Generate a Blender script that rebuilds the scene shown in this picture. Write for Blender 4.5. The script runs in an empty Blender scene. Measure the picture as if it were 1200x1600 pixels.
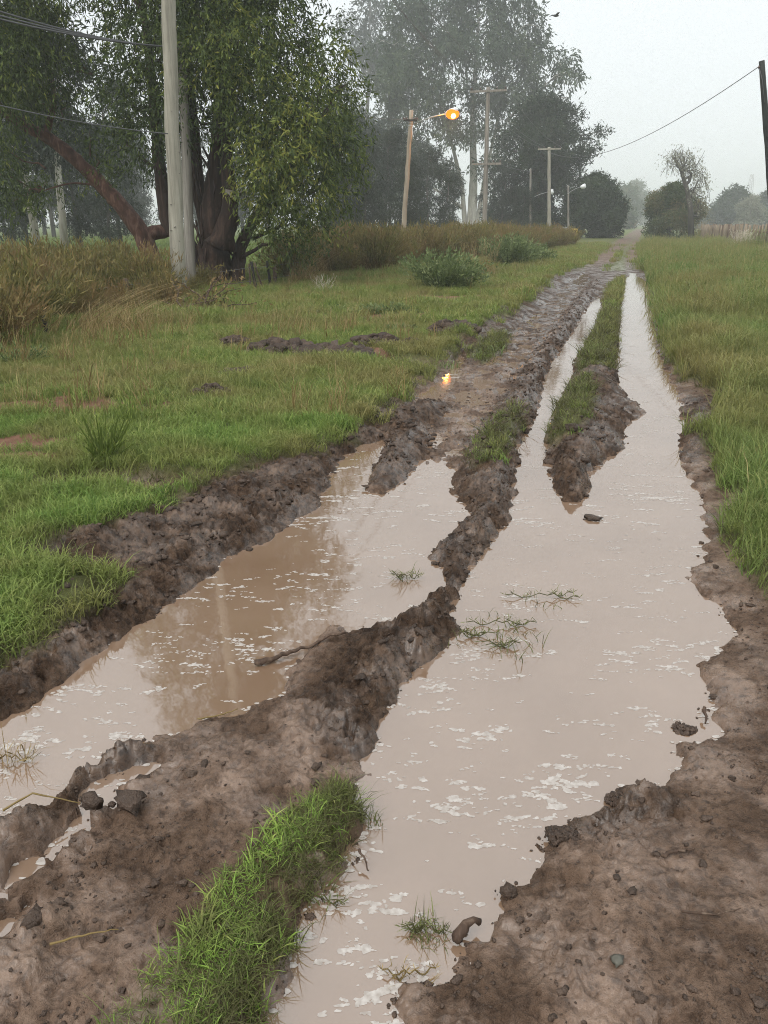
import bpy, math, random
import numpy as np
from mathutils import Vector, Matrix, Euler

random.seed(11)
RNG = np.random.default_rng(11)
scene = bpy.context.scene
COL = scene.collection

# ------------------------------------------------------------------ camera
CAM_H, FOC = 1.6, 1200.0            # metres; focal length in pixels of the 1200 x 1600 photograph
PITCH = math.atan(452.0 / FOC)      # horizon lies 452 px above the picture centre
cam_data = bpy.data.cameras.new('camera')
cam_data.sensor_fit = 'HORIZONTAL'
cam_data.sensor_width = 36.0
cam_data.lens = 36.0 * FOC / 1200.0
cam_data.clip_start = 0.05
cam_data.clip_end = 4000.0
cam = bpy.data.objects.new('camera', cam_data)
cam.location = (0, 0, CAM_H)
cam.rotation_euler = (math.pi / 2 - PITCH, 0, 0)
COL.objects.link(cam)
scene.camera = cam

# ------------------------------------------------------------------ sky and sun (foggy overcast morning)
SUN_EL, SUN_AZ = math.radians(56), math.radians(215)
world = bpy.data.worlds.new('World')
scene.world = world
world.use_nodes = True
nt = world.node_tree
nt.nodes.clear()
wo = nt.nodes.new('ShaderNodeOutputWorld')
bg = nt.nodes.new('ShaderNodeBackground')
sky = nt.nodes.new('ShaderNodeTexSky')
sky.sky_type = 'NISHITA'
sky.sun_disc = False
sky.sun_elevation = SUN_EL
sky.sun_rotation = SUN_AZ
sky.dust_density = 6.0
sky.air_density = 1.2
mx = nt.nodes.new('ShaderNodeMix')
mx.data_type = 'RGBA'
mx.inputs[0].default_value = 0.93              # cloud cover over the clear sky
mx.inputs[7].default_value = (8.5, 8.95, 9.15, 1)  # even cloud
nt.links.new(sky.outputs[0], mx.inputs[6])
nt.links.new(mx.outputs[2], bg.inputs[0])
bg.inputs[1].default_value = 0.072
nt.links.new(bg.outputs[0], wo.inputs[0])
world.cycles.sampling_method = 'MANUAL'
world.cycles.sample_map_resolution = 256

sun_data = bpy.data.lights.new('sun', 'SUN')
sun_data.energy = 1.5
sun_data.angle = math.radians(50)
sun_data.color = (1.0, 0.965, 0.91)
sun = bpy.data.objects.new('sun', sun_data)
sdir = Vector((math.sin(SUN_AZ) * math.cos(SUN_EL), math.cos(SUN_AZ) * math.cos(SUN_EL), math.sin(SUN_EL)))
sun.rotation_euler = sdir.to_track_quat('Z', 'Y').to_euler()
sun.location = (0, 0, 60)
COL.objects.link(sun)

vs = scene.view_settings
vs.view_transform = 'Standard'
vs.look = 'None'
vs.exposure = 0.82
vs.gamma = 1.0
vs.use_curve_mapping = False
scene.render.engine = 'CYCLES'
scene.cycles.volume_bounces = 1
scene.cycles.use_adaptive_sampling = True
scene.cycles.adaptive_threshold = 0.018
scene.cycles.filter_width = 1.0
scene.cycles.use_denoising = True
scene.cycles.denoising_prefilter = 'NONE'     # keeps leaf and mud grain crisp
scene.cycles.max_bounces = 4
scene.cycles.diffuse_bounces = 2
scene.cycles.transmission_bounces = 2
scene.cycles.transparent_max_bounces = 6
scene.render.resolution_x, scene.render.resolution_y = 768, 1024

# ------------------------------------------------------------------ survey helpers: where a sight line meets the ground
SP, CP = math.sin(PITCH), math.cos(PITCH)
def ray(u, v):
    dx, dy = (u - 600) / FOC, (v - 800) / FOC
    return dx, CP - dy * SP, -SP - dy * CP
def P(u, v, z=0.0):
    a, b, c = ray(u, v)
    t = (z - CAM_H) / c
    return Vector((a * t, b * t, z))
def PD(u, v, D):
    a, b, c = ray(u, v)
    t = D / b
    return Vector((a * t, D, CAM_H + c * t))
def XD(u, D, z=0.0):
    """ground x for a column at forward distance D (for a base hidden by weeds)"""
    k = D * CP + (CAM_H - z) * SP
    return Vector(((u - 600) / FOC * k, D, z))
def ppm(D):
    return FOC / (D * CP + CAM_H * SP)

# ------------------------------------------------------------------ noise
_perm = np.random.default_rng(3).permutation(4096).astype(np.int64)
_ang = np.random.default_rng(4).random(4096) * 2 * np.pi
_gx, _gy = np.cos(_ang), np.sin(_ang)
def pn(x, y, seed=0):
    x = np.asarray(x, float); y = np.asarray(y, float)
    xi = np.floor(x).astype(np.int64); yi = np.floor(y).astype(np.int64)
    xf, yf = x - xi, y - yi
    def g(ix, iy, fx, fy):
        h = _perm[(_perm[(ix + seed * 131) & 4095] + iy) & 4095]
        return _gx[h] * fx + _gy[h] * fy
    u = xf * xf * xf * (xf * (xf * 6 - 15) + 10); v = yf * yf * yf * (yf * (yf * 6 - 15) + 10)
    a = g(xi, yi, xf, yf); b = g(xi + 1, yi, xf - 1, yf)
    c = g(xi, yi + 1, xf, yf - 1); d = g(xi + 1, yi + 1, xf - 1, yf - 1)
    return ((a + u * (b - a)) * (1 - v) + (c + u * (d - c)) * v) * 1.4
def fbm(x, y, octv=3, seed=0, gain=0.5):
    s, a, f = 0, 1.0, 1.0
    for o in range(octv):
        s = s + a * pn(x * f, y * f, seed + o * 7)
        a *= gain; f *= 2.03
    return s
def sstep(a, b, x):
    t = np.clip((x - a) / (b - a), 0, 1)
    return t * t * (3 - 2 * t)

# ------------------------------------------------------------------ mesh helpers
def link(o, parent=None):
    COL.objects.link(o)
    if parent is not None: o.parent = parent
    return o
def raw_mesh(name, verts, quads=None, tris=None, smooth=True, attrs=None):
    me = bpy.data.meshes.new(name)
    verts = np.asarray(verts, np.float32)
    nq = 0 if quads is None else len(quads); ntr = 0 if tris is None else len(tris)
    idx = []
    if nq: idx.append(np.asarray(quads, np.int32).ravel())
    if ntr: idx.append(np.asarray(tris, np.int32).ravel())
    idx = np.concatenate(idx)
    starts = np.concatenate([np.arange(nq) * 4, nq * 4 + np.arange(ntr) * 3]).astype(np.int32)
    me.vertices.add(len(verts)); me.loops.add(len(idx)); me.polygons.add(nq + ntr)
    me.vertices.foreach_set('co', verts.ravel())
    me.loops.foreach_set('vertex_index', idx)
    me.polygons.foreach_set('loop_start', starts)
    me.update(calc_edges=True)
    me.polygons.foreach_set('use_smooth', np.full(nq + ntr, smooth))
    for k, a in (attrs or {}).items():
        at = me.attributes.new(k, 'FLOAT', 'POINT')
        at.data.foreach_set('value', np.asarray(a, np.float32))
    return me
def mesh_obj(name, me, mat=None, parent=None):
    if mat is not None:
        me.materials.clear(); me.materials.append(mat)
    return link(bpy.data.objects.new(name, me), parent)
def tag(o, label=None, cat=None, group=None, kind=None):
    if label: o['label'] = label
    if cat: o['category'] = cat
    if group: o['group'] = group
    if kind: o['kind'] = kind
    return o
def thing(name, loc, label, cat, group=None):
    o = bpy.data.objects.new(name, None)
    o.location = loc; o.empty_display_size = 0.2
    COL.objects.link(o)
    return tag(o, label, cat, group)

class MB:
    """collects tubes, boxes and leaves into one mesh (vertex, quad and tint arrays)"""
    def __init__(s): s.v, s.q, s.t, s.n, s.tint = [], [], [], 0, []
    def add(s, v, q=None, t=None, tint=0.5):
        v = np.asarray(v, float).reshape(-1, 3)
        if q is not None and len(q): s.q.append(np.asarray(q, np.int64).reshape(-1, 4) + s.n)
        if t is not None and len(t): s.t.append(np.asarray(t, np.int64).reshape(-1, 3) + s.n)
        s.v.append(v); s.n += len(v)
        s.tint.append(np.broadcast_to(np.asarray(tint, float), (len(v),)))
    def tube(s, pts, rad, sides=8, rough=0.0, tint=0.5, cap=True):
        pts = np.asarray([tuple(p) for p in pts], float); n = len(pts)
        rad = np.broadcast_to(np.asarray(rad, float), (n,))
        tan = np.gradient(pts, axis=0)
        tan /= np.linalg.norm(tan, axis=1)[:, None] + 1e-9
        ref = np.array([0, 1.0, 0]) if abs(tan[0][1]) < 0.85 else np.array([1.0, 0, 0])
        V = []
        for i in range(n):
            a = np.cross(tan[i], ref); a /= np.linalg.norm(a) + 1e-9
            b = np.cross(tan[i], a)
            ref = np.cross(a, tan[i]) * 1.0
            ang = np.arange(sides) / sides * 2 * np.pi
            r = rad[i] * (1 + rough * RNG.normal(size=sides)) if rough else np.full(sides, rad[i])
            V.append(pts[i] + (np.cos(ang) * r)[:, None] * a + (np.sin(ang) * r)[:, None] * b)
        V = np.concatenate(V)
        i, j = np.meshgrid(np.arange(n - 1), np.arange(sides), indexing='ij')
        i, j = i.ravel(), j.ravel(); k = (j + 1) % sides
        q = np.stack([i * sides + j, i * sides + k, (i + 1) * sides + k, (i + 1) * sides + j], 1)
        t = None
        if cap:
            V = np.concatenate([V, pts[-1:], pts[:1]])
            jj = np.arange(sides); kk = (jj + 1) % sides
            t = np.concatenate([np.stack([(n - 1) * sides + jj, (n - 1) * sides + kk, np.full(sides, n * sides)], 1),
                                np.stack([kk, jj, np.full(sides, n * sides + 1)], 1)])
        s.add(V, q, t, tint)
    def box(s, c, size, rotz=0.0, tint=0.5, mat=None):
        x, y, z = np.asarray(size) / 2
        V = np.array([[-x, -y, -z], [x, -y, -z], [x, y, -z], [-x, y, -z], [-x, -y, z], [x, -y, z], [x, y, z], [-x, y, z]])
        if mat is not None:
            V = V @ np.array(mat).T
        elif rotz:
            cr, sr = math.cos(rotz), math.sin(rotz)
            V = V @ np.array([[cr, -sr, 0], [sr, cr, 0], [0, 0, 1]]).T
        s.add(V + np.asarray(tuple(c)), [[0, 3, 2, 1], [4, 5, 6, 7], [0, 1, 5, 4], [1, 2, 6, 5], [2, 3, 7, 6], [3, 0, 4, 7]], None, tint)
    def leaves(s, p, d, L, W, tint, rng=RNG):
        n = len(p)
        d = d / (np.linalg.norm(d, axis=1)[:, None] + 1e-9)
        sd = np.cross(d, rng.normal(size=(n, 3))); sd /= np.linalg.norm(sd, axis=1)[:, None] + 1e-9
        L = np.broadcast_to(L, (n,))[:, None]; W = np.broadcast_to(W, (n,))[:, None]
        V = np.stack([p, p + d * L * .42 + sd * W / 2, p + d * L, p + d * L * .42 - sd * W / 2], 1).reshape(-1, 3)
        q = np.arange(n * 4).reshape(n, 4)
        s.add(V, q, None, np.repeat(np.broadcast_to(tint, (n,)), 4))
    def mesh(s, name, smooth=True, origin=None):
        v = np.concatenate(s.v)
        if origin is not None: v = v - np.asarray(tuple(origin))
        return raw_mesh(name, v, np.concatenate(s.q) if s.q else None, np.concatenate(s.t) if s.t else None,
                        smooth, {'tint': np.concatenate(s.tint)})
    def obj(s, name, mat, parent=None, smooth=True, origin=None):
        return mesh_obj(name, s.mesh(name, smooth, origin), mat, parent)

# ------------------------------------------------------------------ materials
def new_mat(name):
    m = bpy.data.materials.new(name); m.use_nodes = True
    t = m.node_tree; t.nodes.clear()
    out = t.nodes.new('ShaderNodeOutputMaterial')
    return m, t, out
class N:
    def __init__(s, t): s.t = t
    def __call__(s, typ, **kw):
        n = s.t.nodes.new(typ)
        for k, v in kw.items(): setattr(n, k, v)
        return n
    def lk(s, a, b): s.t.links.new(a, b)
    def ramp(s, fac, stops):
        r = s('ShaderNodeValToRGB')
        e = r.color_ramp.elements
        while len(e) < len(stops): e.new(0.5)
        for el, (pos, c) in zip(e, stops):
            el.position = pos; el.color = (*c, 1) if len(c) == 3 else c
        s.lk(fac, r.inputs[0])
        return r.outputs[0]
    def noise(s, scale, detail=4, rough=0.55, vec=None, dim='3D', dist=0.0):
        n = s('ShaderNodeTexNoise'); n.noise_dimensions = dim
        n.inputs['Scale'].default_value = scale; n.inputs['Detail'].default_value = detail
        n.inputs['Roughness'].default_value = rough; n.inputs['Distortion'].default_value = dist
        if vec is not None: s.lk(vec, n.inputs['Vector'])
        return n.outputs[0]
    def mix(s, fac, a, b, blend='MIX'):
        m = s('ShaderNodeMix'); m.data_type = 'RGBA'; m.blend_type = blend
        for sock, val in ((m.inputs[0], fac), (m.inputs[6], a), (m.inputs[7], b)):
            if hasattr(val, 'links'): s.lk(val, sock)
            else: sock.default_value = val if not isinstance(val, tuple) else (*val, 1) if len(val) == 3 else val
        return m.outputs[2]
    def math(s, op, a, b=None, c=None, clamp=False):
        m = s('ShaderNodeMath'); m.operation = op; m.use_clamp = clamp
        for i, v in enumerate((a, b, c)):
            if v is None: continue
            if hasattr(v, 'links'): s.lk(v, m.inputs[i])
            else: m.inputs[i].default_value = v
        return m.outputs[0]
    def attr(s, name, typ='GEOMETRY'):
        a = s('ShaderNodeAttribute'); a.attribute_name = name; a.attribute_type = typ
        return a.outputs['Fac']
    def pos(s): return s('ShaderNodeNewGeometry').outputs['Position']
    def obj(s): return s('ShaderNodeTexCoord').outputs['Object']
    def scaled(s, vec, sc):
        m = s('ShaderNodeMapping'); s.lk(vec, m.inputs[0]); m.inputs['Scale'].default_value = sc
        return m.outputs[0]
    def bump(s, h, strength, dist):
        b = s('ShaderNodeBump'); b.inputs['Strength'].default_value = strength; b.inputs['Distance'].default_value = dist
        s.lk(h, b.inputs['Height']); return b.outputs[0]
    def pbsdf(s, out, color, rough=0.7, spec=0.5, normal=None, metal=0.0):
        b = s('ShaderNodeBsdfPrincipled')
        for nm, v in (('Base Color', color), ('Roughness', rough), ('Specular IOR Level', spec), ('Metallic', metal)):
            if hasattr(v, 'links'): s.lk(v, b.inputs[nm])
            else: b.inputs[nm].default_value = (*v, 1) if isinstance(v, tuple) and len(v) == 3 else v
        if normal is not None: s.lk(normal, b.inputs['Normal'])
        if out is not None: s.lk(b.outputs[0], out.inputs[0])
        return b

def foliage_mat(name, stops, patch=None, patch_scale=0.5, transl=0.3, rough=0.55, inst=False, spec=0.14):
    """leaf / blade material: per-leaf tint, world-space patches, some light through the leaf"""
    m, t, out = new_mat(name); n = N(t)
    tint = n.attr('tint')
    if inst:
        oi = n('ShaderNodeObjectInfo').outputs['Random']
        tint = n.math('ADD', n.math('MULTIPLY', tint, 0.55), n.math('MULTIPLY', oi, 0.45))
    col = n.ramp(tint, stops)
    if patch:
        pf = n.noise(patch_scale, 3, 0.6, n.pos())
        pf = n.math('MULTIPLY', n.math('SUBTRACT', pf, 0.42), 4.0, clamp=True)
        col = n.mix(n.math('MULTIPLY', pf, 0.85), col, patch)
    b = n.pbsdf(None, col, rough, spec)
    tr = n('ShaderNodeBsdfTranslucent'); n.lk(col, tr.inputs[0])
    ms = n('ShaderNodeMixShader'); ms.inputs[0].default_value = transl
    n.lk(b.outputs[0], ms.inputs[1]); n.lk(tr.outputs[0], ms.inputs[2])
    n.lk(ms.outputs[0], out.inputs[0])
    return m

def bark_mat(name, dark, mid, light, sx=7.0, sz=0.7, bump=0.6, bd=0.03):
    m, t, out = new_mat(name); n = N(t)
    vec = n.scaled(n.obj(), (sx, sx, sz))
    f = n.noise(1.0, 6, 0.65, vec, dist=0.6)
    f2 = n.noise(0.9, 4, 0.6, n.obj())
    col = n.ramp(f, [(0.30, dark), (0.5, mid), (0.72, light)])
    col = n.mix(n.ramp(f2, [(0.4, (0, 0, 0)), (0.7, (1, 1, 1))]), col, n.mix(0.5, col, dark))
    n.pbsdf(out, col, 0.8, 0.3, n.bump(f, bump, bd))
    return m

M = {}
def build_materials():
    # soil: mud, wet mud, turf soil and bare red earth, chosen by attributes that follow the road's shape
    m, t, out = new_mat('ground'); n = N(t)
    pos = n.pos()
    big = n.noise(0.9, 4, 0.6, pos); mid = n.noise(7.0, 5, 0.65, pos); fine = n.noise(55.0, 5, 0.7, pos)
    vfine = n.noise(240.0, 3, 0.7, pos)
    crumb = n.noise(28.0, 6, 0.72, pos, dist=0.4)
    mudc = n.ramp(mid, [(0.30, (0.034, 0.020, 0.0125)), (0.5, (0.082, 0.050, 0.032)), (0.72, (0.165, 0.107, 0.072))])
    mudc = n.mix(n.math('MULTIPLY', n.ramp(crumb, [(0.36, (1, 1, 1)), (0.54, (0, 0, 0))]), 0.8), mudc, (0.020, 0.012, 0.008))
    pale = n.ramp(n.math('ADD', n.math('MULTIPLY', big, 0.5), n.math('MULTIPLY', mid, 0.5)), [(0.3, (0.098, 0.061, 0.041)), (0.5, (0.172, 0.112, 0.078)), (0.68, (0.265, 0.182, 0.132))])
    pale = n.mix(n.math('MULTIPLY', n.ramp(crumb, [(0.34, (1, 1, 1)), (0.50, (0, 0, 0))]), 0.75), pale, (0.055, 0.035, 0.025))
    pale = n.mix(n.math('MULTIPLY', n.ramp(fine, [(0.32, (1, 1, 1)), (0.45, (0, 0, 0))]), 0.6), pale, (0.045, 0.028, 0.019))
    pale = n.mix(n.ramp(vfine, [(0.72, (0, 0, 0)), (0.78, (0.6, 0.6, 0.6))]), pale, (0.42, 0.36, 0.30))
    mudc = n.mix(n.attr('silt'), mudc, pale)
    turf = n.ramp(mid, [(0.3, (0.065, 0.070, 0.025)), (0.6, (0.120, 0.130, 0.042)), (0.8, (0.17, 0.145, 0.065))])
    far = n.ramp(n.noise(0.35, 5, 0.65, pos), [(0.3, (0.10, 0.135, 0.035)), (0.6, (0.13, 0.165, 0.05)), (0.8, (0.17, 0.165, 0.07))])
    turf = n.mix(n.attr('meadow'), turf, far)
    col = n.mix(n.attr('mud'), turf, mudc)
    bare = n.ramp(mid, [(0.3, (0.17, 0.085, 0.055)), (0.7, (0.26, 0.14, 0.095))])
    col = n.mix(n.attr('bare'), col, bare)
    wet = n.attr('wet')
    sheen = n.ramp(n.noise(3.2, 5, 0.65, pos), [(0.44, (0, 0, 0)), (0.56, (1, 1, 1))])
    gloss = n.math('MULTIPLY', sheen, wet)
    rough = n.math('SUBTRACT', 0.74, n.math('MULTIPLY', wet, n.math('ADD', 0.22, n.math('MULTIPLY', sheen, 0.36))))
    hgt = n.math('ADD', n.math('MULTIPLY', crumb, 1.2), n.math('ADD', n.math('MULTIPLY', fine, 0.5), n.math('MULTIPLY', vfine, 0.2)))
    bp = n.bump(hgt, 0.9, 0.03)
    n.lk(n.math('SUBTRACT', 0.95, n.math('MULTIPLY', gloss, 0.70)), bp.node.inputs['Strength'])
    n.pbsdf(out, col, rough, n.math('ADD', 0.16, n.math('MULTIPLY', gloss, 0.55)), bp)
    M['ground'] = m
    # standing muddy water
    m, t, out = new_mat('muddy_water'); n = N(t)
    pos = n.pos()
    c = n.ramp(n.noise(1.3, 4, 0.6, pos), [(0.3, (0.185, 0.117, 0.074)), (0.7, (0.235, 0.157, 0.107))])
    w = n.noise(9.0, 2, 0.5, pos)
    b = n.pbsdf(out, c, 0.035, 0.5, n.bump(w, 0.05, 0.01))
    b.inputs['IOR'].default_value = 2.7
    M['water'] = m
    m, t, out = new_mat('foam'); n = N(t)
    c = n.ramp(n.noise(60, 3, 0.6, n.pos()), [(0.35, (0.30, 0.262, 0.232)), (0.65, (0.47, 0.435, 0.405))])
    n.pbsdf(out, c, 0.5, 0.4); M['foam'] = m
    # clods
    m, t, out = new_mat('mud_clod'); n = N(t)
    f = n.noise(40, 4, 0.65, n.pos())
    c = n.ramp(n.math('ADD', n.math('MULTIPLY', f, 0.6), n.math('MULTIPLY', n.attr('tint'), 0.4)), [(0.25, (0.030, 0.019, 0.013)), (0.5, (0.062, 0.040, 0.028)), (0.8, (0.110, 0.074, 0.054))])
    n.pbsdf(out, c, 0.6, 0.35, n.bump(f, 0.9, 0.02)); M['clod'] = m
    # bark, wood
    M['bark_red'] = bark_mat('bark_red', (0.014, 0.009, 0.007), (0.044, 0.026, 0.019), (0.115, 0.070, 0.050), 9, 0.5, 0.9, 0.05)
    M['bark_lean'] = bark_mat('bark_lean', (0.035, 0.018, 0.013), (0.105, 0.050, 0.035), (0.23, 0.14, 0.10), 7, 2.2, 0.9, 0.04)
    M['bark_pale'] = bark_mat('bark_pale', (0.20, 0.18, 0.15), (0.36, 0.34, 0.30), (0.55, 0.53, 0.48), 2.5, 0.35, 0.3, 0.02)
    M['bark_grey'] = bark_mat('bark_grey', (0.035, 0.032, 0.028), (0.075, 0.068, 0.058), (0.15, 0.135, 0.12), 3, 0.4, 0.4, 0.02)
    M['twig'] = bark_mat('twig', (0.035, 0.022, 0.015), (0.08, 0.05, 0.035), (0.2, 0.15, 0.11), 30, 6, 0.3, 0.005)
    M['pole_pale'] = bark_mat('pole_pale', (0.15, 0.14, 0.11), (0.31, 0.29, 0.235), (0.41, 0.39, 0.325), 16, 0.55, 0.35, 0.008)
    M['pole_warm'] = bark_mat('pole_warm', (0.15, 0.12, 0.085), (0.30, 0.25, 0.19), (0.40, 0.345, 0.27), 14, 0.5, 0.35, 0.008)
    M['pole_grey'] = bark_mat('pole_grey', (0.11, 0.10, 0.085), (0.23, 0.21, 0.18), (0.33, 0.31, 0.27), 14, 0.5, 0.35, 0.008)
    M['pole_dark'] = bark_mat('pole_dark', (0.012, 0.014, 0.012), (0.022, 0.026, 0.022), (0.04, 0.044, 0.038), 14, 0.5, 0.3, 0.006)
    M['post'] = bark_mat('post', (0.05, 0.032, 0.022), (0.12, 0.085, 0.062), (0.24, 0.19, 0.15), 18, 1.2, 0.5, 0.01)
    M['post_dark'] = bark_mat('post_dark', (0.010, 0.010, 0.009), (0.02, 0.019, 0.017), (0.045, 0.04, 0.035), 18, 1.2, 0.5, 0.01)
    M['stake'] = bark_mat('stake', (0.10, 0.075, 0.05), (0.22, 0.175, 0.125), (0.34, 0.285, 0.215), 18, 1.0, 0.4, 0.008)
    def plain(name, c, r, metal=0.0, sp=0.5):
        m, t, out = new_mat(name); n = N(t)
        f = n.noise(14, 4, 0.6, n.obj())
        n.pbsdf(out, n.mix(n.math('MULTIPLY', f, 0.5), c, tuple(x * 0.6 for x in c)), r, sp, None, metal)
        M[name] = m
    plain('wire', (0.10, 0.10, 0.105), 0.6)
    plain('steel', (0.42, 0.43, 0.43), 0.5, 0.6)
    plain('ceramic', (0.09, 0.06, 0.045), 0.3)
    plain('lamp_white', (0.75, 0.77, 0.77), 0.35)
    plain('yellow_paint', (0.62, 0.42, 0.05), 0.6)
    plain('grey_sheet', (0.33, 0.37, 0.42), 0.6)
    plain('glass_dark', (0.05, 0.06, 0.07), 0.15)
    plain('stone', (0.10, 0.095, 0.075), 0.6)
    plain('bird_dark', (0.06, 0.06, 0.06), 0.7)
    plain('mast', (0.35, 0.33, 0.33), 0.6, 0.3)
    m, t, out = new_mat('lamp_glow'); n = N(t)
    e = n('ShaderNodeEmission'); e.inputs[0].default_value = (1.0, 0.40, 0.08, 1); e.inputs[1].default_value = 9.0
    n.lk(e.outputs[0], out.inputs[0]); m.cycles.emission_sampling = 'NONE'; M['glow'] = m
    m, t, out = new_mat('lamp_bowl'); n = N(t)
    e = n('ShaderNodeEmission'); e.inputs[0].default_value = (1.0, 0.17, 0.006, 1); e.inputs[1].default_value = 1.6
    n.lk(e.outputs[0], out.inputs[0]); m.cycles.emission_sampling = 'NONE'; M['bowl'] = m
    # foliage
    F = foliage_mat
    M['gum_leaf'] = F('gum_leaf', [(0.0, (0.026, 0.041, 0.016)), (0.35, (0.058, 0.084, 0.026)), (0.65, (0.108, 0.142, 0.036)), (0.88, (0.186, 0.210, 0.041)), (1.0, (0.264, 0.258, 0.060))], rough=0.55, spec=0.14, transl=0.18)
    M['gum_far'] = F('gum_far', [(0.0, (0.027, 0.045, 0.027)), (0.6, (0.056, 0.083, 0.045)), (1.0, (0.094, 0.119, 0.060))], transl=0.2)
    M['grove_leaf'] = F('grove_leaf', [(0.0, (0.018, 0.026, 0.020)), (0.6, (0.034, 0.046, 0.030)), (1.0, (0.058, 0.068, 0.042))], transl=0.15)
    M['cypress'] = F('cypress', [(0.0, (0.016, 0.028, 0.016)), (0.6, (0.030, 0.048, 0.024)), (1.0, (0.055, 0.075, 0.034))], transl=0.1)
    M['hedge_leaf'] = F('hedge_leaf', [(0.0, (0.018, 0.034, 0.014)), (0.6, (0.034, 0.058, 0.024)), (1.0, (0.055, 0.08, 0.034))], transl=0.1)
    M['bush_leaf'] = F('bush_leaf', [(0.0, (0.039, 0.072, 0.023)), (0.6, (0.091, 0.124, 0.046)), (1.0, (0.208, 0.169, 0.078))], transl=0.2)
    M['willow_leaf'] = F('willow_leaf', [(0.0, (0.16, 0.17, 0.12)), (1.0, (0.34, 0.33, 0.25))], transl=0.3)
    M['broom'] = F('broom', [(0.0, (0.075, 0.075, 0.030)), (0.4, (0.173, 0.168, 0.054)), (0.75, (0.247, 0.203, 0.073)), (1.0, (0.390, 0.255, 0.120))], patch=(0.23, 0.145, 0.07), patch_scale=0.9)
    M['weed_green'] = F('weed_green', [(0.0, (0.077, 0.112, 0.042)), (0.5, (0.161, 0.210, 0.081)), (1.0, (0.336, 0.378, 0.182))])
    M['weed_yellow'] = F('weed_yellow', [(0.0, (0.109, 0.155, 0.036)), (0.6, (0.237, 0.301, 0.073)), (1.0, (0.437, 0.419, 0.146))])
    M['straw'] = F('straw', [(0.0, (0.138, 0.098, 0.040)), (0.5, (0.276, 0.201, 0.086)), (1.0, (0.460, 0.356, 0.184))])
    M['plume'] = F('plume', [(0.0, (0.40, 0.34, 0.25)), (1.0, (0.66, 0.60, 0.50))])
    M['verge'] = F('verge', [(0.0, (0.088, 0.139, 0.035)), (0.4, (0.176, 0.242, 0.061)), (0.7, (0.271, 0.307, 0.090)), (1.0, (0.439, 0.381, 0.168))], patch=(0.27, 0.225, 0.095), patch_scale=0.8, inst=True)
    M['verge_near'] = F('verge_near', [(0.0, (0.083, 0.150, 0.036)), (0.4, (0.166, 0.263, 0.060)), (0.75, (0.263, 0.337, 0.090)), (1.0, (0.434, 0.390, 0.173))], patch=(0.24, 0.225, 0.08), patch_scale=1.3, inst=True)
    M['strip'] = F('strip', [(0.0, (0.091, 0.101, 0.040)), (0.3, (0.156, 0.247, 0.054)), (0.65, (0.274, 0.420, 0.082)), (0.9, (0.402, 0.432, 0.128)), (1.0, (0.432, 0.432, 0.219))], patch=(0.13, 0.12, 0.05), patch_scale=7.0, inst=True)
    M['tall'] = F('tall', [(0.0, (0.077, 0.142, 0.038)), (0.45, (0.155, 0.239, 0.064)), (0.8, (0.270, 0.302, 0.103)), (1.0, (0.438, 0.373, 0.180))], patch=(0.26, 0.215, 0.085), patch_scale=0.4, inst=True)
    M['field'] = F('field', [(0.0, (0.108, 0.156, 0.042)), (0.6, (0.180, 0.240, 0.066)), (1.0, (0.288, 0.312, 0.120))], inst=True)
    M['mud_grass'] = F('mud_grass', [(0.0, (0.065, 0.055, 0.034)), (0.5, (0.111, 0.111, 0.046)), (1.0, (0.169, 0.208, 0.065))], inst=True)
    M['drowned'] = F('drowned', [(0.0, (0.072, 0.061, 0.035)), (0.6, (0.144, 0.160, 0.056)), (1.0, (0.224, 0.240, 0.096))])
build_materials()

# ------------------------------------------------------------------ terrain: the shape of the rutted road
def poly(px):
    return np.array([P(u, v)[:2] for u, v in px])
PUDDLE_LEFT = [(-160, 1400), (-60, 1330), (0, 1292), (30, 1275), (60, 1265), (95, 1240), (125, 1210), (165, 1187), (215, 1168), (245, 1152), (285, 1148), (320, 1130), (360, 1120), (400, 1105),
    (440, 1080), (452, 1045), (490, 1003), (520, 984), (545, 990), (600, 976), (645, 970), (662, 948), (690, 930), (700, 890), (668, 872), (692, 850), (715, 830), (735, 800), (715, 780), (704, 760),
    (712, 735), (690, 718), (655, 728), (632, 745), (622, 762), (600, 772), (572, 766), (580, 740), (594, 718), (608, 700), (600, 688), (565, 696), (535, 715), (515, 750), (500, 785), (480, 804), (415, 846), (360, 871), (325, 900),
    (300, 920), (260, 945), (235, 965), (200, 990), (150, 1025), (115, 1050), (65, 1095), (0, 1125), (-80, 1165), (-220, 1230)]
PUDDLE_SLIVER = [(645, 640), (650, 620), (685, 598), (706, 572), (718, 550), (728, 562), (712, 595), (682, 630)]
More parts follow.
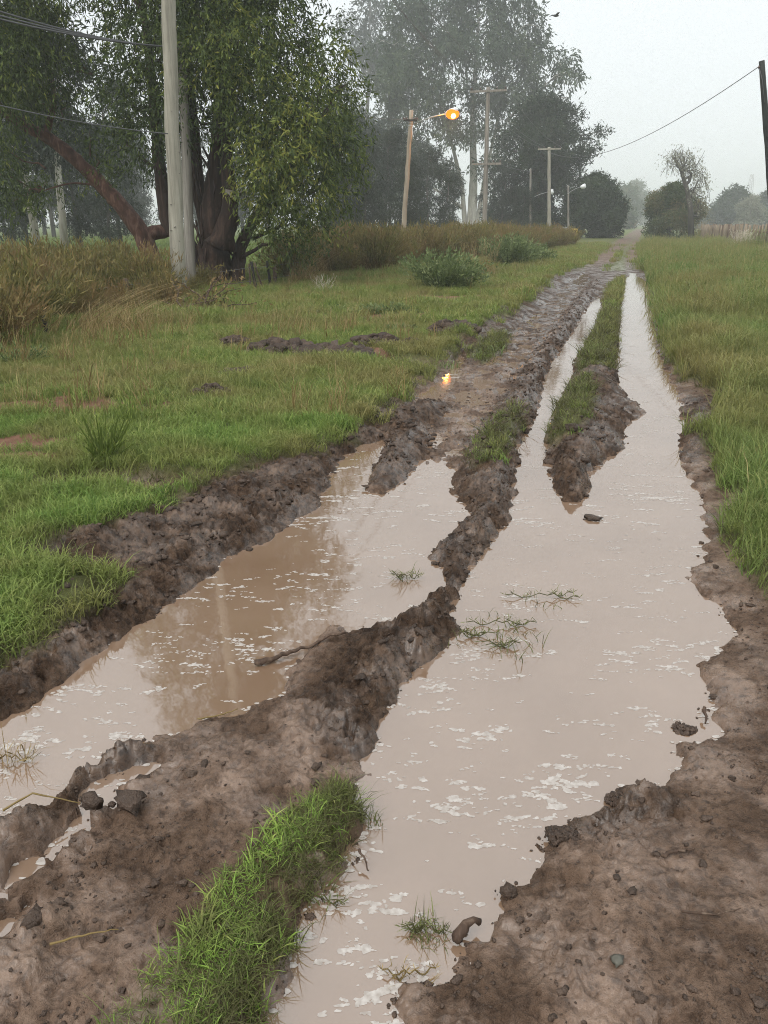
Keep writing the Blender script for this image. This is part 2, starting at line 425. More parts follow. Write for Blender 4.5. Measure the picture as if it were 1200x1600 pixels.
PUDDLE_MAIN = [(350, 1760), (420, 1600), (450, 1550), (455, 1505), (468, 1460), (480, 1420), (525, 1375), (540, 1340), (558, 1300), (568, 1265), (562, 1235), (567, 1205), (582, 1170), (600, 1110), (630, 1070),
    (655, 1037), (680, 1026), (708, 1003), (715, 985), (705, 965), (710, 930), (720, 910), (745, 875), (775, 840), (795, 810), (802, 770), (806, 700), (835, 655), (845, 600), (865, 560), (895, 515), (920, 475), (936, 462),
    (943, 480), (932, 510), (921, 535), (902, 560), (890, 600), (870, 645), (856, 680), (855, 710), (864, 750), (876, 783), (897, 784), (921, 774), (916, 744), (928, 731), (950, 719), (974, 700), (978, 662), (1012, 646), (978, 622), (960, 594), (958, 569), (965, 537),
    (963, 503), (971, 462), (979, 434), (988, 427), (1012, 440), (1021, 462), (1023, 510), (1029, 550), (1040, 575), (1053, 600), (1065, 625), (1070, 665), (1062, 706), (1075, 744), (1090, 772), (1103, 787), (1097, 806), (1102, 837), (1102, 866),
    (1085, 885), (1075, 910), (1100, 930), (1130, 950), (1150, 990), (1135, 1010), (1115, 1025), (1086, 1045), (1100, 1070), (1120, 1100), (1102, 1122), (1124, 1150), (1095, 1163), (1070, 1165), (1045, 1215), (1000, 1236), (960, 1241),
    (945, 1260), (903, 1283), (856, 1305), (838, 1340), (818, 1380), (792, 1393), (786, 1427), (751, 1474), (722, 1492), (692, 1527), (646, 1550), (622, 1573), (617, 1605), (580, 1760)]
SMALL = [[(138, 1268), (148, 1224), (188, 1206), (236, 1204), (226, 1216), (186, 1226), (166, 1242), (164, 1270)],
         [(8, 1388), (26, 1362), (52, 1352), (86, 1372), (60, 1376), (36, 1390)], [(-30, 1392), (0, 1392), (38, 1414), (20, 1420), (-20, 1412)],
         [(78, 1330), (86, 1320), (100, 1334), (88, 1338)], [(112, 1290), (122, 1284), (134, 1300), (122, 1302)], [(-10, 1450), (14, 1445), (22, 1458), (0, 1462)]]
WATER = [poly(p) for p in [PUDDLE_LEFT, PUDDLE_SLIVER, PUDDLE_MAIN] + SMALL]
# mud of the whole track; everything outside grows grass
MUD = poly([(-300, 1500), (-260, 1190), (-60, 1085), (0, 1062), (55, 1035), (105, 990), (172, 935), (60, 915), (48, 892), (100, 858), (205, 838), (290, 792), (380, 745), (480, 722), (555, 690), (598, 655), (655, 592), (698, 560), (728, 540),
    (800, 492), (850, 452), (890, 424), (925, 397), (960, 378), (988, 362), (1002, 354), (1009, 354), (1000, 372), (996, 386), (1003, 402), (1014, 432), (1027, 480), (1040, 545), (1075, 590), (1135, 640), (1105, 690), (1120, 735), (1158, 800),
    (1152, 850), (1195, 930), (1290, 1000), (1700, 1250), (2000, 1700), (300, 2600), (-1200, 2300)])
STRIP = poly([(225, 1590), (285, 1500), (350, 1415), (415, 1340), (465, 1280), (520, 1246), (566, 1240), (578, 1245), (568, 1290), (545, 1342), (522, 1380), (480, 1428), (464, 1470), (446, 1520), (424, 1580), (390, 1650), (330, 1760), (60, 1760)])
ISLES = [poly(p) for p in [
    [(748, 742), (752, 705), (775, 678), (808, 652), (812, 668), (790, 705), (770, 742)],
    [(862, 700), (862, 668), (890, 622), (915, 610), (925, 640), (905, 690), (885, 712)],
    [(905, 592), (925, 540), (945, 492), (955, 452), (972, 436), (968, 480), (961, 530), (957, 588)],
    [(950, 425), (968, 400), (984, 380), (996, 366), (985, 385), (978, 402), (976, 425)],
    [(735, 560), (760, 540), (790, 525), (785, 545), (755, 570)],
    [(95, 985), (110, 945), (165, 940), (150, 965)]]]
FILM = poly([(655, 722), (650, 690), (680, 645), (720, 590), (760, 548), (820, 498), (880, 445), (915, 425), (925, 440), (895, 480), (858, 530), (825, 580), (800, 625), (770, 665), (735, 720), (700, 722)])
RIDGES = [  # (line, height, half width): spines of thrown-up mud
    ([(590, 1120), (625, 1060), (670, 995), (690, 950), (705, 905), (735, 855), (772, 800), (780, 750), (776, 705), (800, 665), (825, 620), (845, 575), (880, 515), (908, 478), (930, 445)], 0.062, 0.16),
    ([(595, 745), (612, 705), (640, 660), (665, 638)], 0.06, 0.17),
    ([(888, 760), (895, 700), (915, 640), (935, 590), (948, 530), (960, 470)], 0.09, 0.28),
    ([(20, 1075), (110, 1005), (170, 960), (245, 905), (330, 850), (420, 800), (475, 762), (505, 728), (560, 680), (620, 640)], 0.034, 0.24),
    ([(90, 895), (180, 865), (280, 820), (370, 775)], 0.05, 0.18),
    ([(1105, 640), (1085, 655), (1110, 705)], 0.05, 0.25),
    ([(700, 560), (760, 510), (830, 462), (880, 432)], 0.08, 0.25),
    ([(835, 1310), (880, 1290), (950, 1255), (1000, 1250)], 0.022, 0.05),
    ([(-20, 1302), (60, 1275), (110, 1235), (160, 1200), (215, 1185)], 0.04, 0.05)]
RIDGES = [(poly(l), a, w) for l, a, w in RIDGES]
TRACKS = [poly(l) for l in [[(915, 455), (935, 425), (948, 402), (962, 388), (982, 370), (998, 358)], [(985, 428), (984, 408), (983, 392), (990, 376), (1000, 362), (1006, 355)]]]
BARE = [(P(85, 657), 0.85, 0.32), (P(15, 716), 0.5, 0.22), (P(22, 736), 0.45, 0.14), (P(640, 505), 1.3, .5), (P(690, 475), 1.6, .6), (P(525, 566), .8, .35)]
SOGGY = [(P(205, 772), 0.60, 0.26), (P(640, 575), 0.6, 0.35)]
LUMPS = [(55, 1300, .055), (35, 1320, .05), (130, 1284, .05), (150, 1290, .04), (208, 1283, .045), (216, 1228, .05), (118, 1328, .05), (165, 1352, .04), (52, 1396, .06), (105, 1368, .05), (62, 1470, .05), (95, 1462, .04),
         (25, 1492, .05), (40, 1532, .06), (100, 1240, .05), (10, 1345, .06), (165, 1215, .03), (240, 1355, .03), (-30, 1440, .06), (-60, 1360, .07), (-40, 1540, .07), (1060, 1130, .05), (1090, 1140, .03)]

def sdist(p, x, y, closed=True):
    """distance to a polygon (signed, negative inside) or to a polyline"""
    n = len(p); d2 = np.full(x.shape, 1e18); ins = np.zeros(x.shape, bool)
    for i in range(n if closed else n - 1):
        ax, ay = p[i]; bx, by = p[(i + 1) % n]
        ex, ey = bx - ax, by - ay
        t = np.clip(((x - ax) * ex + (y - ay) * ey) / (ex * ex + ey * ey + 1e-12), 0, 1)
        dx, dy = x - ax - t * ex, y - ay - t * ey
        d2 = np.minimum(d2, dx * dx + dy * dy)
        if closed and ay != by:
            ins ^= ((ay > y) != (by > y)) & (x < ex * (y - ay) / (by - ay) + ax)
    d = np.sqrt(d2)
    return np.where(ins, -d, d) if closed else d

def terrain(x, y):
    """height and surface masks at ground points"""
    x = np.asarray(x, float); y = np.asarray(y, float)
    out = {k: np.zeros(x.shape) for k in ('h', 'mud', 'wet', 'silt', 'bare', 'meadow', 'sd', 'strip', 'isle')}
    near = (y > -4) & (y < 220) & (np.abs(x - 0.316 * np.maximum(y, 0)) < 17)
    # far field first: a gently uneven plain
    h = 0.10 + 0.05 * pn(x * 0.11, y * 0.11, 1) + 0.02 * pn(x * 0.7, y * 0.7, 2)
    h += 0.25 * sstep(40, 160, np.abs(x - 0.316 * y)) * pn(x * .012, y * .012, 5)
    out['h'] = h
    out['meadow'] = sstep(11.0, 15.0, 0.316 * y - x) * sstep(10, 20, y) + sstep(60, 110, y) * 0.8
    out['meadow'] = np.clip(out['meadow'], 0, 1)
    out['sd'][:] = 9.0
    i = np.where(near)
    X, Y = x[i], y[i]
    dist = np.sqrt(X * X + Y * Y)
    ws = np.clip(dist / 4.0, 1.0, 4.0)
    wx = X + 0.030 * fbm(X * 9, Y * 9, 3, 11) * np.minimum(ws, 2.0); wy = Y + 0.030 * fbm(X * 9, Y * 9, 3, 23) * np.minimum(ws, 2.0)
    sd = np.full(X.shape, 1e9)
    for k_, w in enumerate(WATER): sd = np.minimum(sd, sdist(w, X, Y) - (0.02 if k_ > 2 else 0))
    sd = sd + 0.045 * fbm(X * 9, Y * 9, 3, 11) * np.minimum(ws, 2.2) * np.exp(-np.abs(sd) / 0.09)
    mudd = sdist(MUD, X + 0.10 * fbm(X * 3, Y * 3, 3, 31) * np.minimum(ws, 2.5), Y + 0.10 * fbm(X * 3, Y * 3, 3, 41) * np.minimum(ws, 2.5))
    mud = sstep(0.10, -0.10, mudd)
    strip = sstep(0.03, -0.05, sdist(STRIP, X + 0.05 * fbm(X * 12, Y * 12, 2, 51), Y + 0.05 * fbm(X * 12, Y * 12, 2, 57)))
    isle = np.zeros(X.shape)
    for p in ISLES: isle = np.maximum(isle, sstep(0.08, -0.08, sdist(p, wx, wy)))
    film = sstep(0.12, -0.12, sdist(FILM, wx, wy))
    rd = np.zeros(X.shape); rw = np.zeros(X.shape)
    for p, a, w in RIDGES:
        d = sdist(p, X + .05 * pn(X * 3, Y * 3, 33), Y + .05 * pn(X * 3, Y * 3, 34), False)
        g = np.exp(-(d / w) ** 2) * (1 + .55 * pn(X * 2.3, Y * 2.3, 35))
        rd = np.maximum(rd, a * g); rw = np.maximum(rw, np.exp(-(d / (w * 1.6)) ** 2))
    tr = np.zeros(X.shape)
    for p in TRACKS: tr = np.maximum(tr, sstep(0.75, 0.25, sdist(p, X, Y, False) + 0.2 * pn(X, Y, 9)))
    # banks
    so = np.maximum(sd, 0)
    left = sstep(0.35, -0.05, (X - (0.316 * Y - 2.2)))           # left side of the track
    Hb = 0.055 + 0.055 * (1 - mud); Lb = 0.22
    hh = Hb * (1 - np.exp(-so / Lb)) + 0.012 * sstep(0, 0.03, sd)
    edge = sstep(0.0, 0.10, sd)
    hh = hh * (1 - 0.93 * film) + film * (-0.004 + 0.030 * fbm(X * 4.2, Y * 2.4, 3, 77))
    hh += rd * (0.25 + 0.75 * edge) * sstep(-0.06, 0.05, sd)
    hh += strip * 0.035 * sstep(0, 0.07, sd) + isle * 0.02
    for u, v, r in LUMPS:
        c = P(u, v)
        m_ = (np.abs(X - c.x) < 3 * r) & (np.abs(Y - c.y) < 3 * r)
        d = np.hypot(X[m_] - c.x, (Y[m_] - c.y))
        hh[m_] += 0.62 * r * np.exp(-(d / r) ** 4 * 0.9)
    # relief of churned mud: lumps and cut faces
    rough = mud * np.clip(0.42 + 0.9 * rw + 0.5 * film, 0, 1.25) * (1 - 0.6 * strip)
    flatright = sstep(0.0, 0.35, X - (0.316 * Y + 0.2)) * sstep(12, 6, Y)
    rough *= 1 - 0.55 * flatright
    n1 = fbm(wx * 4.5, wy * 4.5, 2, 61); n2 = fbm(wx * 13, wy * 13, 3, 71); n3 = fbm(wx * 38, wy * 38, 3, 81)
    rel = 0.030 * n1 + (0.034 * (0.4 - np.abs(n2)) + 0.012 * n2) * sstep(30, 12, dist) + 0.013 * n3 * sstep(9, 5, dist)
    hh += rough * rel * (0.25 + 0.75 * sstep(0, 0.06, sd)) * (1 - 0.30 * film)
    along = 0.301 * X + 0.954 * Y
    lug = np.sin(along * 2 * np.pi / 0.13 + 2.5 * n1 + 3.0 * (X - 0.316 * Y))
    hh += mud * 0.007 * lug * np.clip(rw * 1.2 - .1 + .4 * film, 0, 1) * sstep(0, .08, sd) * sstep(22, 8, dist)
    hh += mud * 0.0035 * fbm(X * 60, Y * 60, 2, 91) * sstep(14, 4, dist)
    hh += (1 - mud) * (0.030 * pn(X * 1.3, Y * 1.3, 14) + 0.016 * pn(X * 4, Y * 4, 15)) * sstep(0, .3, sd)
    hin = -0.11 * (1 - np.exp(np.minimum(sd, 0) / 0.30)) - 0.004
    # soggy hollows in the turf, molehill-like bare patches
    bare = np.zeros(X.shape); wetv = np.zeros(X.shape)
    for c, a, b in BARE:
        e = ((X - c.x) / a) ** 2 + ((Y - c.y) / b) ** 2 + 0.8 * fbm(X * 4, Y * 4, 3, 101)
        bare = np.maximum(bare, sstep(1.1, 0.6, e))
    for c, a, b in SOGGY:
        e = ((X - c.x) / a) ** 2 + ((Y - c.y) / b) ** 2 + 0.9 * fbm(X * 4, Y * 4, 3, 111)
        g = sstep(1.3, 0.4, e); wetv = np.maximum(wetv, g)
    hh = hh * (1 - wetv) + wetv * (0.008 + 0.018 * fbm(X * 9, Y * 9, 2, 121))
    hn = np.where(sd > 0, hh, hin)
    fade = sstep(80, 50, Y) * sstep(-4, -2, Y)
    lat = sstep(16, 10, np.abs(X - 0.316 * Y))
    k = fade * lat
    hl = h[i] * (1 - k) + hn * k
    # far wheel tracks sit a little low
    hl -= 0.05 * tr * sstep(22, 30, Y)
    out['h'][i] = hl
    fargrass = sstep(26, 32, Y)
    mm = mud * (1 - 0.85 * isle) * (1 - 0.18 * strip)
    mm = mm * (1 - fargrass * (1 - np.clip(tr + 0.05 + 0.6 * pn(X * .6, Y * .6, 17), 0, 1)))
    out['mud'][i] = np.maximum(mm, wetv * 0.9)
    out['wet'][i] = np.clip(mud * (0.72 + 0.4 * np.exp(-so / 0.12) + film - 0.5 * sstep(28, 45, Y)) + wetv, 0, 1) * (1 - bare)
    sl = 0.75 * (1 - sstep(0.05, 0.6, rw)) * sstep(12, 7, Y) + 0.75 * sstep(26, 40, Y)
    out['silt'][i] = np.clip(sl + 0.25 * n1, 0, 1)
    out['bare'][i] = bare * (1 - mud)
    out['sd'][i] = sd; out['strip'][i] = strip; out['isle'][i] = isle
    return out

def build_ground():
    ys = [-30.0]
    while ys[-1] < 1.0: ys.append(ys[-1] + max(0.012, 0.09 * (1.0 - ys[-1]) if ys[-1] < 0.6 else 0.012))
    while ys[-1] < 1130:
        D = ys[-1]
        s = min(0.00115 * (D * D + 2.56), max(0.0065 * D, 0.012))
        s = min(s, 0.20) if D < 42 else 0.20 + (D - 42) * 0.075
        ys.append(D + s)
    us = list(np.arange(-0.60, 0.6001, 0.0022))
    e = []; a, st = 0.60, 0.004
    while a < 7:
        a += st; st *= 1.18; e.append(a)
    us = np.array([-q for q in e[::-1]] + us + e)
    ys = np.array(ys)
    Yg, Ug = np.meshgrid(ys, us, indexing='ij')
    Xg = Ug * np.maximum(Yg * CP + CAM_H * SP, 1.3)
    Xg = np.sign(Xg) * (np.minimum(np.abs(Xg), 860) + 0.004 * np.maximum(np.abs(Xg) - 860, 0))
    x, y = Xg.ravel(), Yg.ravel()
    T = terrain(x, y)
    nr, nc = Yg.shape
    i, j = np.meshgrid(np.arange(nr - 1), np.arange(nc - 1), indexing='ij')
    a = (i * nc + j).ravel()
    q = np.stack([a, a + 1, a + nc + 1, a + nc], 1)
    v = np.stack([x, y, T['h']], 1)
    me = raw_mesh('ground', v, q, None, True, {k: T[k] for k in ('mud', 'wet', 'silt', 'bare', 'meadow')})
    o = mesh_obj('ground', me, M['ground'])
    tag(o, kind='structure')
    # standing water: every connected hollow below water level gets its own level sheet
    low = (T['h'].reshape(nr, nc) < 0.012) & (Yg < 45) & (Yg > -3) & (np.abs(Xg - 0.316 * Yg) < 9)
    cell = low[:-1, :-1] | low[1:, :-1] | low[:-1, 1:] | low[1:, 1:]
    return Xg, Yg, cell, T['h'].reshape(nr, nc)
GX, GY, CELL, GH = build_ground()

def build_water():
    nr, nc = GX.shape
    lab = np.zeros(CELL.shape, np.int64); cur = 0
    # connected components by label propagation over cells
    lab = np.where(CELL, np.arange(CELL.size).reshape(CELL.shape) + 1, 0)
    for it in range(4000):
        m = lab.copy()
        for ax in (0, 1):
            # sweep runs with a cumulative maximum inside contiguous runs
            for rev in (False, True):
                a = m if not rev else np.flip(m, ax)
                a = a if ax == 0 else a.T
                cur_ = np.zeros(a.shape[1], np.int64)
                for r in range(a.shape[0]):
                    row = a[r]; cur_ = np.where(row > 0, np.maximum(cur_, row), 0); a[r] = cur_
        if (m == lab).all(): break
        lab = m
    ids, cnt = np.unique(lab[lab > 0], return_counts=True)
    area = {}
    big = []
    for k, c in zip(ids, cnt):
        if c < 12: continue
        ii, jj = np.where(lab == k)
        cx, cy = GX[ii, jj].mean(), GY[ii, jj].mean()
        A = np.sum((GX[ii, jj + 1] - GX[ii, jj]) * (GY[ii + 1, jj] - GY[ii, jj]))
        big.append((A, k, cx, cy))
    big.sort(reverse=True)
    print('puddles', len(big), [(round(b[0], 2), round(b[2], 1), round(b[3], 1)) for b in big[:12]])
    rest = []
    for n_, (A, k, cx, cy) in enumerate(big):
        ii, jj = np.where(lab == k)
        if n_ >= 14:
            rest.append((ii, jj)); continue
        make_sheet('puddle', ii, jj, nc)
    if rest:
        ii = np.concatenate([r[0] for r in rest]); jj = np.concatenate([r[1] for r in rest])
        make_sheet('standing_water', ii, jj, nc)
def make_sheet(name, ii, jj, nc):
    a = ii * nc + jj
    q = np.stack([a, a + 1, a + nc + 1, a + nc], 1)
    u, inv = np.unique(q.ravel(), return_inverse=True)
    v = np.stack([GX.ravel()[u], GY.ravel()[u], np.zeros(len(u))], 1)
    o = mesh_obj(name, raw_mesh(name, v, inv.reshape(-1, 4), None, True), M['water'])
    tag(o, kind='structure')
build_water()

# ------------------------------------------------------------------ haze: one box of even fog round the whole place
def build_haze():
    mb = MB()
    mb.box((0, 610, 23.5), (1830, 1330, 49.0))
    o = mb.obj('haze', None, None, False)
    m, t, out = new_mat('haze'); n = N(t)
    pv = n('ShaderNodeVolumePrincipled')
    pv.inputs['Color'].default_value = (0.97, 0.99, 1.0, 1)
    pv.inputs['Density'].default_value = 0.0016
    pv.inputs['Anisotropy'].default_value = 0.2
    n.lk(pv.outputs[0], out.inputs['Volume'])
    o.data.materials.append(m)
    tag(o, 'pale morning fog over the track and fields', kind='stuff')
build_haze()

# ------------------------------------------------------------------ trees
def limb_path(p0, p1, n=7, sag=0.0, wob=0.06):
    p0, p1 = np.array(tuple(p0), float), np.array(tuple(p1), float)
    L = np.linalg.norm(p1 - p0)
    t = np.linspace(0, 1, n)[:, None]
    pts = p0 + (p1 - p0) * t
    pts[:, 2] += (sag * L * 4 * t * (1 - t))[:, 0]
    off = RNG.normal(size=(n, 3)) * wob * L * np.sin(t * np.pi) * 0.5
    return pts + off
def foliage(mb, cl, twigs=60, per=10, twig=0.6, leaf=(0.14, 0.03), droop=0.6, fill=0.45, tint_var=0.18, seed=1, up=0.0):
    """cl: rows of (x, y, z, rx, ry, rz, tint); twigs hang through each clump and carry leaves"""
    r = np.random.default_rng(seed)
    cl = np.asarray(cl, float)
    size = (cl[:, 3] * cl[:, 4] * cl[:, 5]) ** (1 / 3)
    cnt = np.maximum(4, (twigs * (size / size.mean()) ** 2)).astype(int)
    idx = np.repeat(np.arange(len(cl)), cnt)
    n = len(idx)
    d = r.normal(size=(n, 3)); d /= np.linalg.norm(d, axis=1)[:, None]
    rad = r.random(n) ** fill
    o = cl[idx, :3] + d * cl[idx, 3:6] * rad[:, None]
    td = d * 0.8 + r.normal(size=(n, 3)) * 0.45; td[:, 2] += up - droop
    td /= np.linalg.norm(td, axis=1)[:, None]
    tt = cl[idx, 6] + r.normal(size=n) * tint_var * 0.6
    tl = twig * (0.6 + 0.8 * r.random(n))
    k = np.repeat(np.arange(n), per)
    s = r.random(n * per)
    p = o[k] + td[k] * (s * tl[k])[:, None] + r.normal(size=(n * per, 3)) * leaf[0] * 0.30
    p[:, 2] -= droop * 0.35 * tl[k] * s * s
    ld = td[k] * 0.5 + r.normal(size=(n * per, 3)) * 0.55; ld[:, 2] += up * 0.6 - droop * 0.9
    sc = 0.65 + 0.7 * r.random(n * per)
    mb.leaves(p, ld, leaf[0] * sc, leaf[1] * sc, np.clip(tt[k] + r.normal(size=n * per) * tint_var * 0.5, 0.02, 0.98), r)

def clump_px(rows, tint=0.45, flat=1.0):
    """rows of (u, v, D, r_px): clumps seen at (u, v) that stand D metres away"""
    c = []
    for row in rows:
        u, v, D, r = row[:4]
        tv = row[4] if len(row) > 4 else tint
        p = PD(u, v, D); R = r / ppm(D)
        c.append((p.x, p.y, p.z, R, R, R * flat, tv))
    return c

def tree(name, base, label, cat_='tree', group=None, bark='bark_grey', leaf='gum_far', trunks=(), clumps=(), limb_r=0.12, fkw={}, anchor=None, limb_every=1, sides=10, rough=0.05):
    t = thing(name, base, label, cat_, group)
    tm = MB()
    for pts, r0, r1 in trunks:
        pts = np.array([tuple(p) for p in pts], float)
        # smooth the given points into a rounder line
        s = np.linspace(0, len(pts) - 1, 6 * (len(pts) - 1) + 1)
        k = np.minimum(s.astype(int), len(pts) - 2); f = (s - k)[:, None]
        q = pts[k] * (1 - f) + pts[k + 1] * f
        for _ in range(3): q[1:-1] = q[1:-1] * .5 + (q[:-2] + q[2:]) * .25
        rr = np.linspace(0, 1, len(q)); rad = r0 * (1 - rr) + r1 * rr + r0 * 0.45 * np.exp(-rr * 14)
        tm.tube(q, rad, sides, rough)
    if len(clumps):
        lm = tm
        spine = np.concatenate([np.array([tuple(p) for p in pts], float) for pts, _, _ in trunks])
        dense = np.concatenate([np.linspace(spine[i], spine[i + 1], 6) for i in range(len(spine) - 1)])
        for j, c in enumerate(clumps):
            if j % limb_every: continue
            c3 = np.array(c[:3])
            cost = np.linalg.norm((dense - c3) * [1, 1, 1], axis=1) + 1.2 * np.maximum(dense[:, 2] - c3[2] + 0.5, 0)
            a = dense[np.argmin(cost)]
            L = np.linalg.norm(c3 - a)
            r = min(limb_r, limb_r * (0.35 + 0.12 * L))
            lm.tube(limb_path(a, c3, 7, 0.05, 0.10), np.linspace(r, r * 0.25, 7), 6, 0.04)
        fm = MB(); foliage(fm, clumps, **fkw)
        fm.obj('crown', M[leaf], t, False, base)
    tm.obj('trunk', M[bark], t, True, base)
    return t

def near_gum():
    base = P(338, 452)
    D = base.y
    rows = [(215, 15, D, 55), (285, -10, D + .6, 70), (350, 10, D, 75, .35), (420, 40, D, 55), (390, -70, D, 80), (300, -90, D, 80), (200, -60, D + 1, 70),
            (450, 80, D - .3, 50), (505, 100, D, 42, .6), (525, 160, D, 40), (535, 225, D, 35), (480, 160, D - 1.2, 55, .55), (500, 235, D - 1.0, 55), (440, 230, D - 1.8, 58, .70), (455, 175, D - 1.5, 45, .76),
            (400, 130, D - 1.4, 60), (340, 100, D - 1.6, 62, .5), (280, 90, D - .8, 60, .35), (210, 95, D, 50, .3), (195, 155, D, 42, .35), (225, 190, D - .6, 52, .25), (280, 170, D - 1.2, 40, .25), (375, 170, D - 1.5, 42, .4),
            (195, 225, D, 36, .3), (400, 260, D - 1.9, 45, .66), (470, 290, D - 1.5, 50, .62), (520, 290, D - .8, 38, .5), (430, 330, D - 1.6, 42, .6), (485, 345, D - 1.0, 38, .5), (450, 372, D - 1.2, 24, .5),
            (415, 295, D - 1.2, 45, .5), (300, 20, D - 1.5, 60, .4), (240, 60, D - 1.0, 50, .3), (370, 60, D - 1.8, 55, .6),
            (400, 180, D + 1.5, 75, .2), (470, 210, D + 1.3, 60, .25), (350, 30, D + 1.6, 80, .2), (500, 60, D + .5, 30, .4), (555, 235, D - .2, 18, .5), (545, 130, D, 22, .5)]
    R = np.random.default_rng(22); up = []
    for k in range(44):                 # the crown goes on above the picture; the puddle shows it
        z = R.uniform(7.2, 14.2); w = 3.3 * (1 - ((z - 7.2) / 8.2) ** 2) ** .5
        a = R.random() * 6.28; rr = w * math.sqrt(R.random())
        up.append((base.x + .2 + rr * math.cos(a), D + rr * math.sin(a), z, R.uniform(.7, 1.1), R.uniform(.7, 1.1), R.uniform(.6, .95), float(np.clip(R.normal(.4, .15), .1, .9))))
    def q(u, v, d=0): return PD(u, v, D + d)
    trunks = [([base + Vector((0, 0, -.1)), q(335, 400), q(335, 330), q(345, 250), q(350, 140), q(345, -40), q(340, -400)], 0.44, 0.10),
              ([base + Vector((-.45, .1, -.1)), q(300, 390, .1), q(262, 350, .1), q(250, 270, .1), q(240, 150), q(225, 20)], 0.24, 0.08),
              ([base + Vector((.55, -.1, -.1)), q(372, 395), q(392, 350, -.3), q(428, 300, -.7), q(470, 230, -.8)], 0.20, 0.05),
              ([base + Vector((.1, .4, -.1)), q(330, 380, .5), q(310, 300, .6), q(300, 180, .8), q(290, 40, .8)], 0.26, 0.08),
              ([q(345, 385, -.4), q(362, 320, -.5), q(352, 240, -.5), q(365, 120, -.5)], 0.26, 0.06)]
    t = tree('gum_tree', base, 'large dense dark green gum tree with shaggy red-brown trunk beside the pale pole', bark='bark_red', leaf='gum_leaf', trunks=trunks,
             clumps=clump_px(rows) + up, limb_r=0.10, sides=16, rough=0.10, fkw=dict(twigs=150, per=13, twig=0.5, leaf=(0.125, 0.034), droop=0.55, fill=0.42, tint_var=0.26, seed=21))
    # strips of bark hanging off the trunk
    bm = MB()
    for k in range(70):
        a = RNG.random() * 2 * np.pi; z = RNG.uniform(0.5, 3.6); r = 0.46 - 0.05 * z + RNG.uniform(-.05, .2)
        p = np.array([base.x + math.cos(a) * r - .02 * z, base.y + math.sin(a) * r * .8, z])
        L = RNG.uniform(.3, .9)
        e = p + [RNG.normal() * .12, RNG.normal() * .08, -L]
        bm.tube(np.linspace(p, e, 4) + RNG.normal(size=(4, 3)) * .02, [.025, .03, .02, .008], 4)
    bm.obj('bark_strip', M['bark_red'], t, True, base)
    # bare dead twigs under the crown on the right
    tw = MB()
    for a, b in [((352, 298), (418, 332)), ((375, 305), (398, 285)), ((385, 318), (405, 335)), ((352, 300), (372, 310))]:
        tw.tube(limb_path(q(*a, -1.0), q(*b, -1.3), 7, 0.0, .12), np.linspace(.035, .012, 7), 5)
    tw.obj('dead_branch', M['pole_grey'], t, True, base)
near_gum()

def leaning_gum():
    base = P(262, 446)
    D = base.y
    def q(u, v, d=0): return PD(u, v, D + d)
    rows = [(30, 30, D - 1, 60, .4), (-30, 60, D - 1, 60), (20, 100, D - 1.5, 50, .45), (75, 70, D - 1, 42, .3), (-20, 150, D - 1, 50), (35, 130, D - .6, 34, .4), (85, 115, D - .6, 30, .3), 
            (0, 235, D + .5, 34, .35), (50, 165, D + .8, 26, .35), (105, 160, D + .8, 18, .3), (-20, 270, D - 1, 45, .35), (30, 285, D + .6, 24, .4), (75, 285, D + .8, 20, .4), (150, 238, D + .8, 20, .3), (140, 205, D, 16, .3), (60, 300, D - 1, 16, .4),
            (-60, 0, D - 1, 70), (0, -50, D - 1, 70), (80, -50, D - 1, 60), (160, 120, D, 16, .3), (20, 315, D - 1, 16), (150, 270, D, 14)]
    trunks = [([base + Vector((0.2, 0, -.1)), q(240, 415), q(226, 372), q(196, 328), q(160, 290), q(120, 250), q(80, 218), q(45, 200), q(18, 185), (q(-30, 140))], 0.26, 0.10),
              ([q(222, 368), q(250, 362, .2), q(275, 358, .5)], 0.20, 0.16),
              ([q(70, 212), q(85, 165), q(80, 110), q(60, 50)], 0.09, 0.03),
              ([q(160, 290), q(110, 285), q(60, 300)], 0.035, 0.012),
              ([q(120, 110), q(150, 118), q(130, 105)], 0.03, 0.015)]
    tree('gum_tree', base, 'leaning gum tree with bare curved red trunk and drooping leaves at the left edge', bark='bark_lean', leaf='gum_leaf', trunks=trunks, clumps=clump_px(rows), limb_r=0.05,
         sides=14, rough=0.07, fkw=dict(twigs=110, per=10, twig=0.55, leaf=(0.13, 0.032), droop=0.65, fill=0.45, tint_var=0.25, seed=31))
leaning_gum()

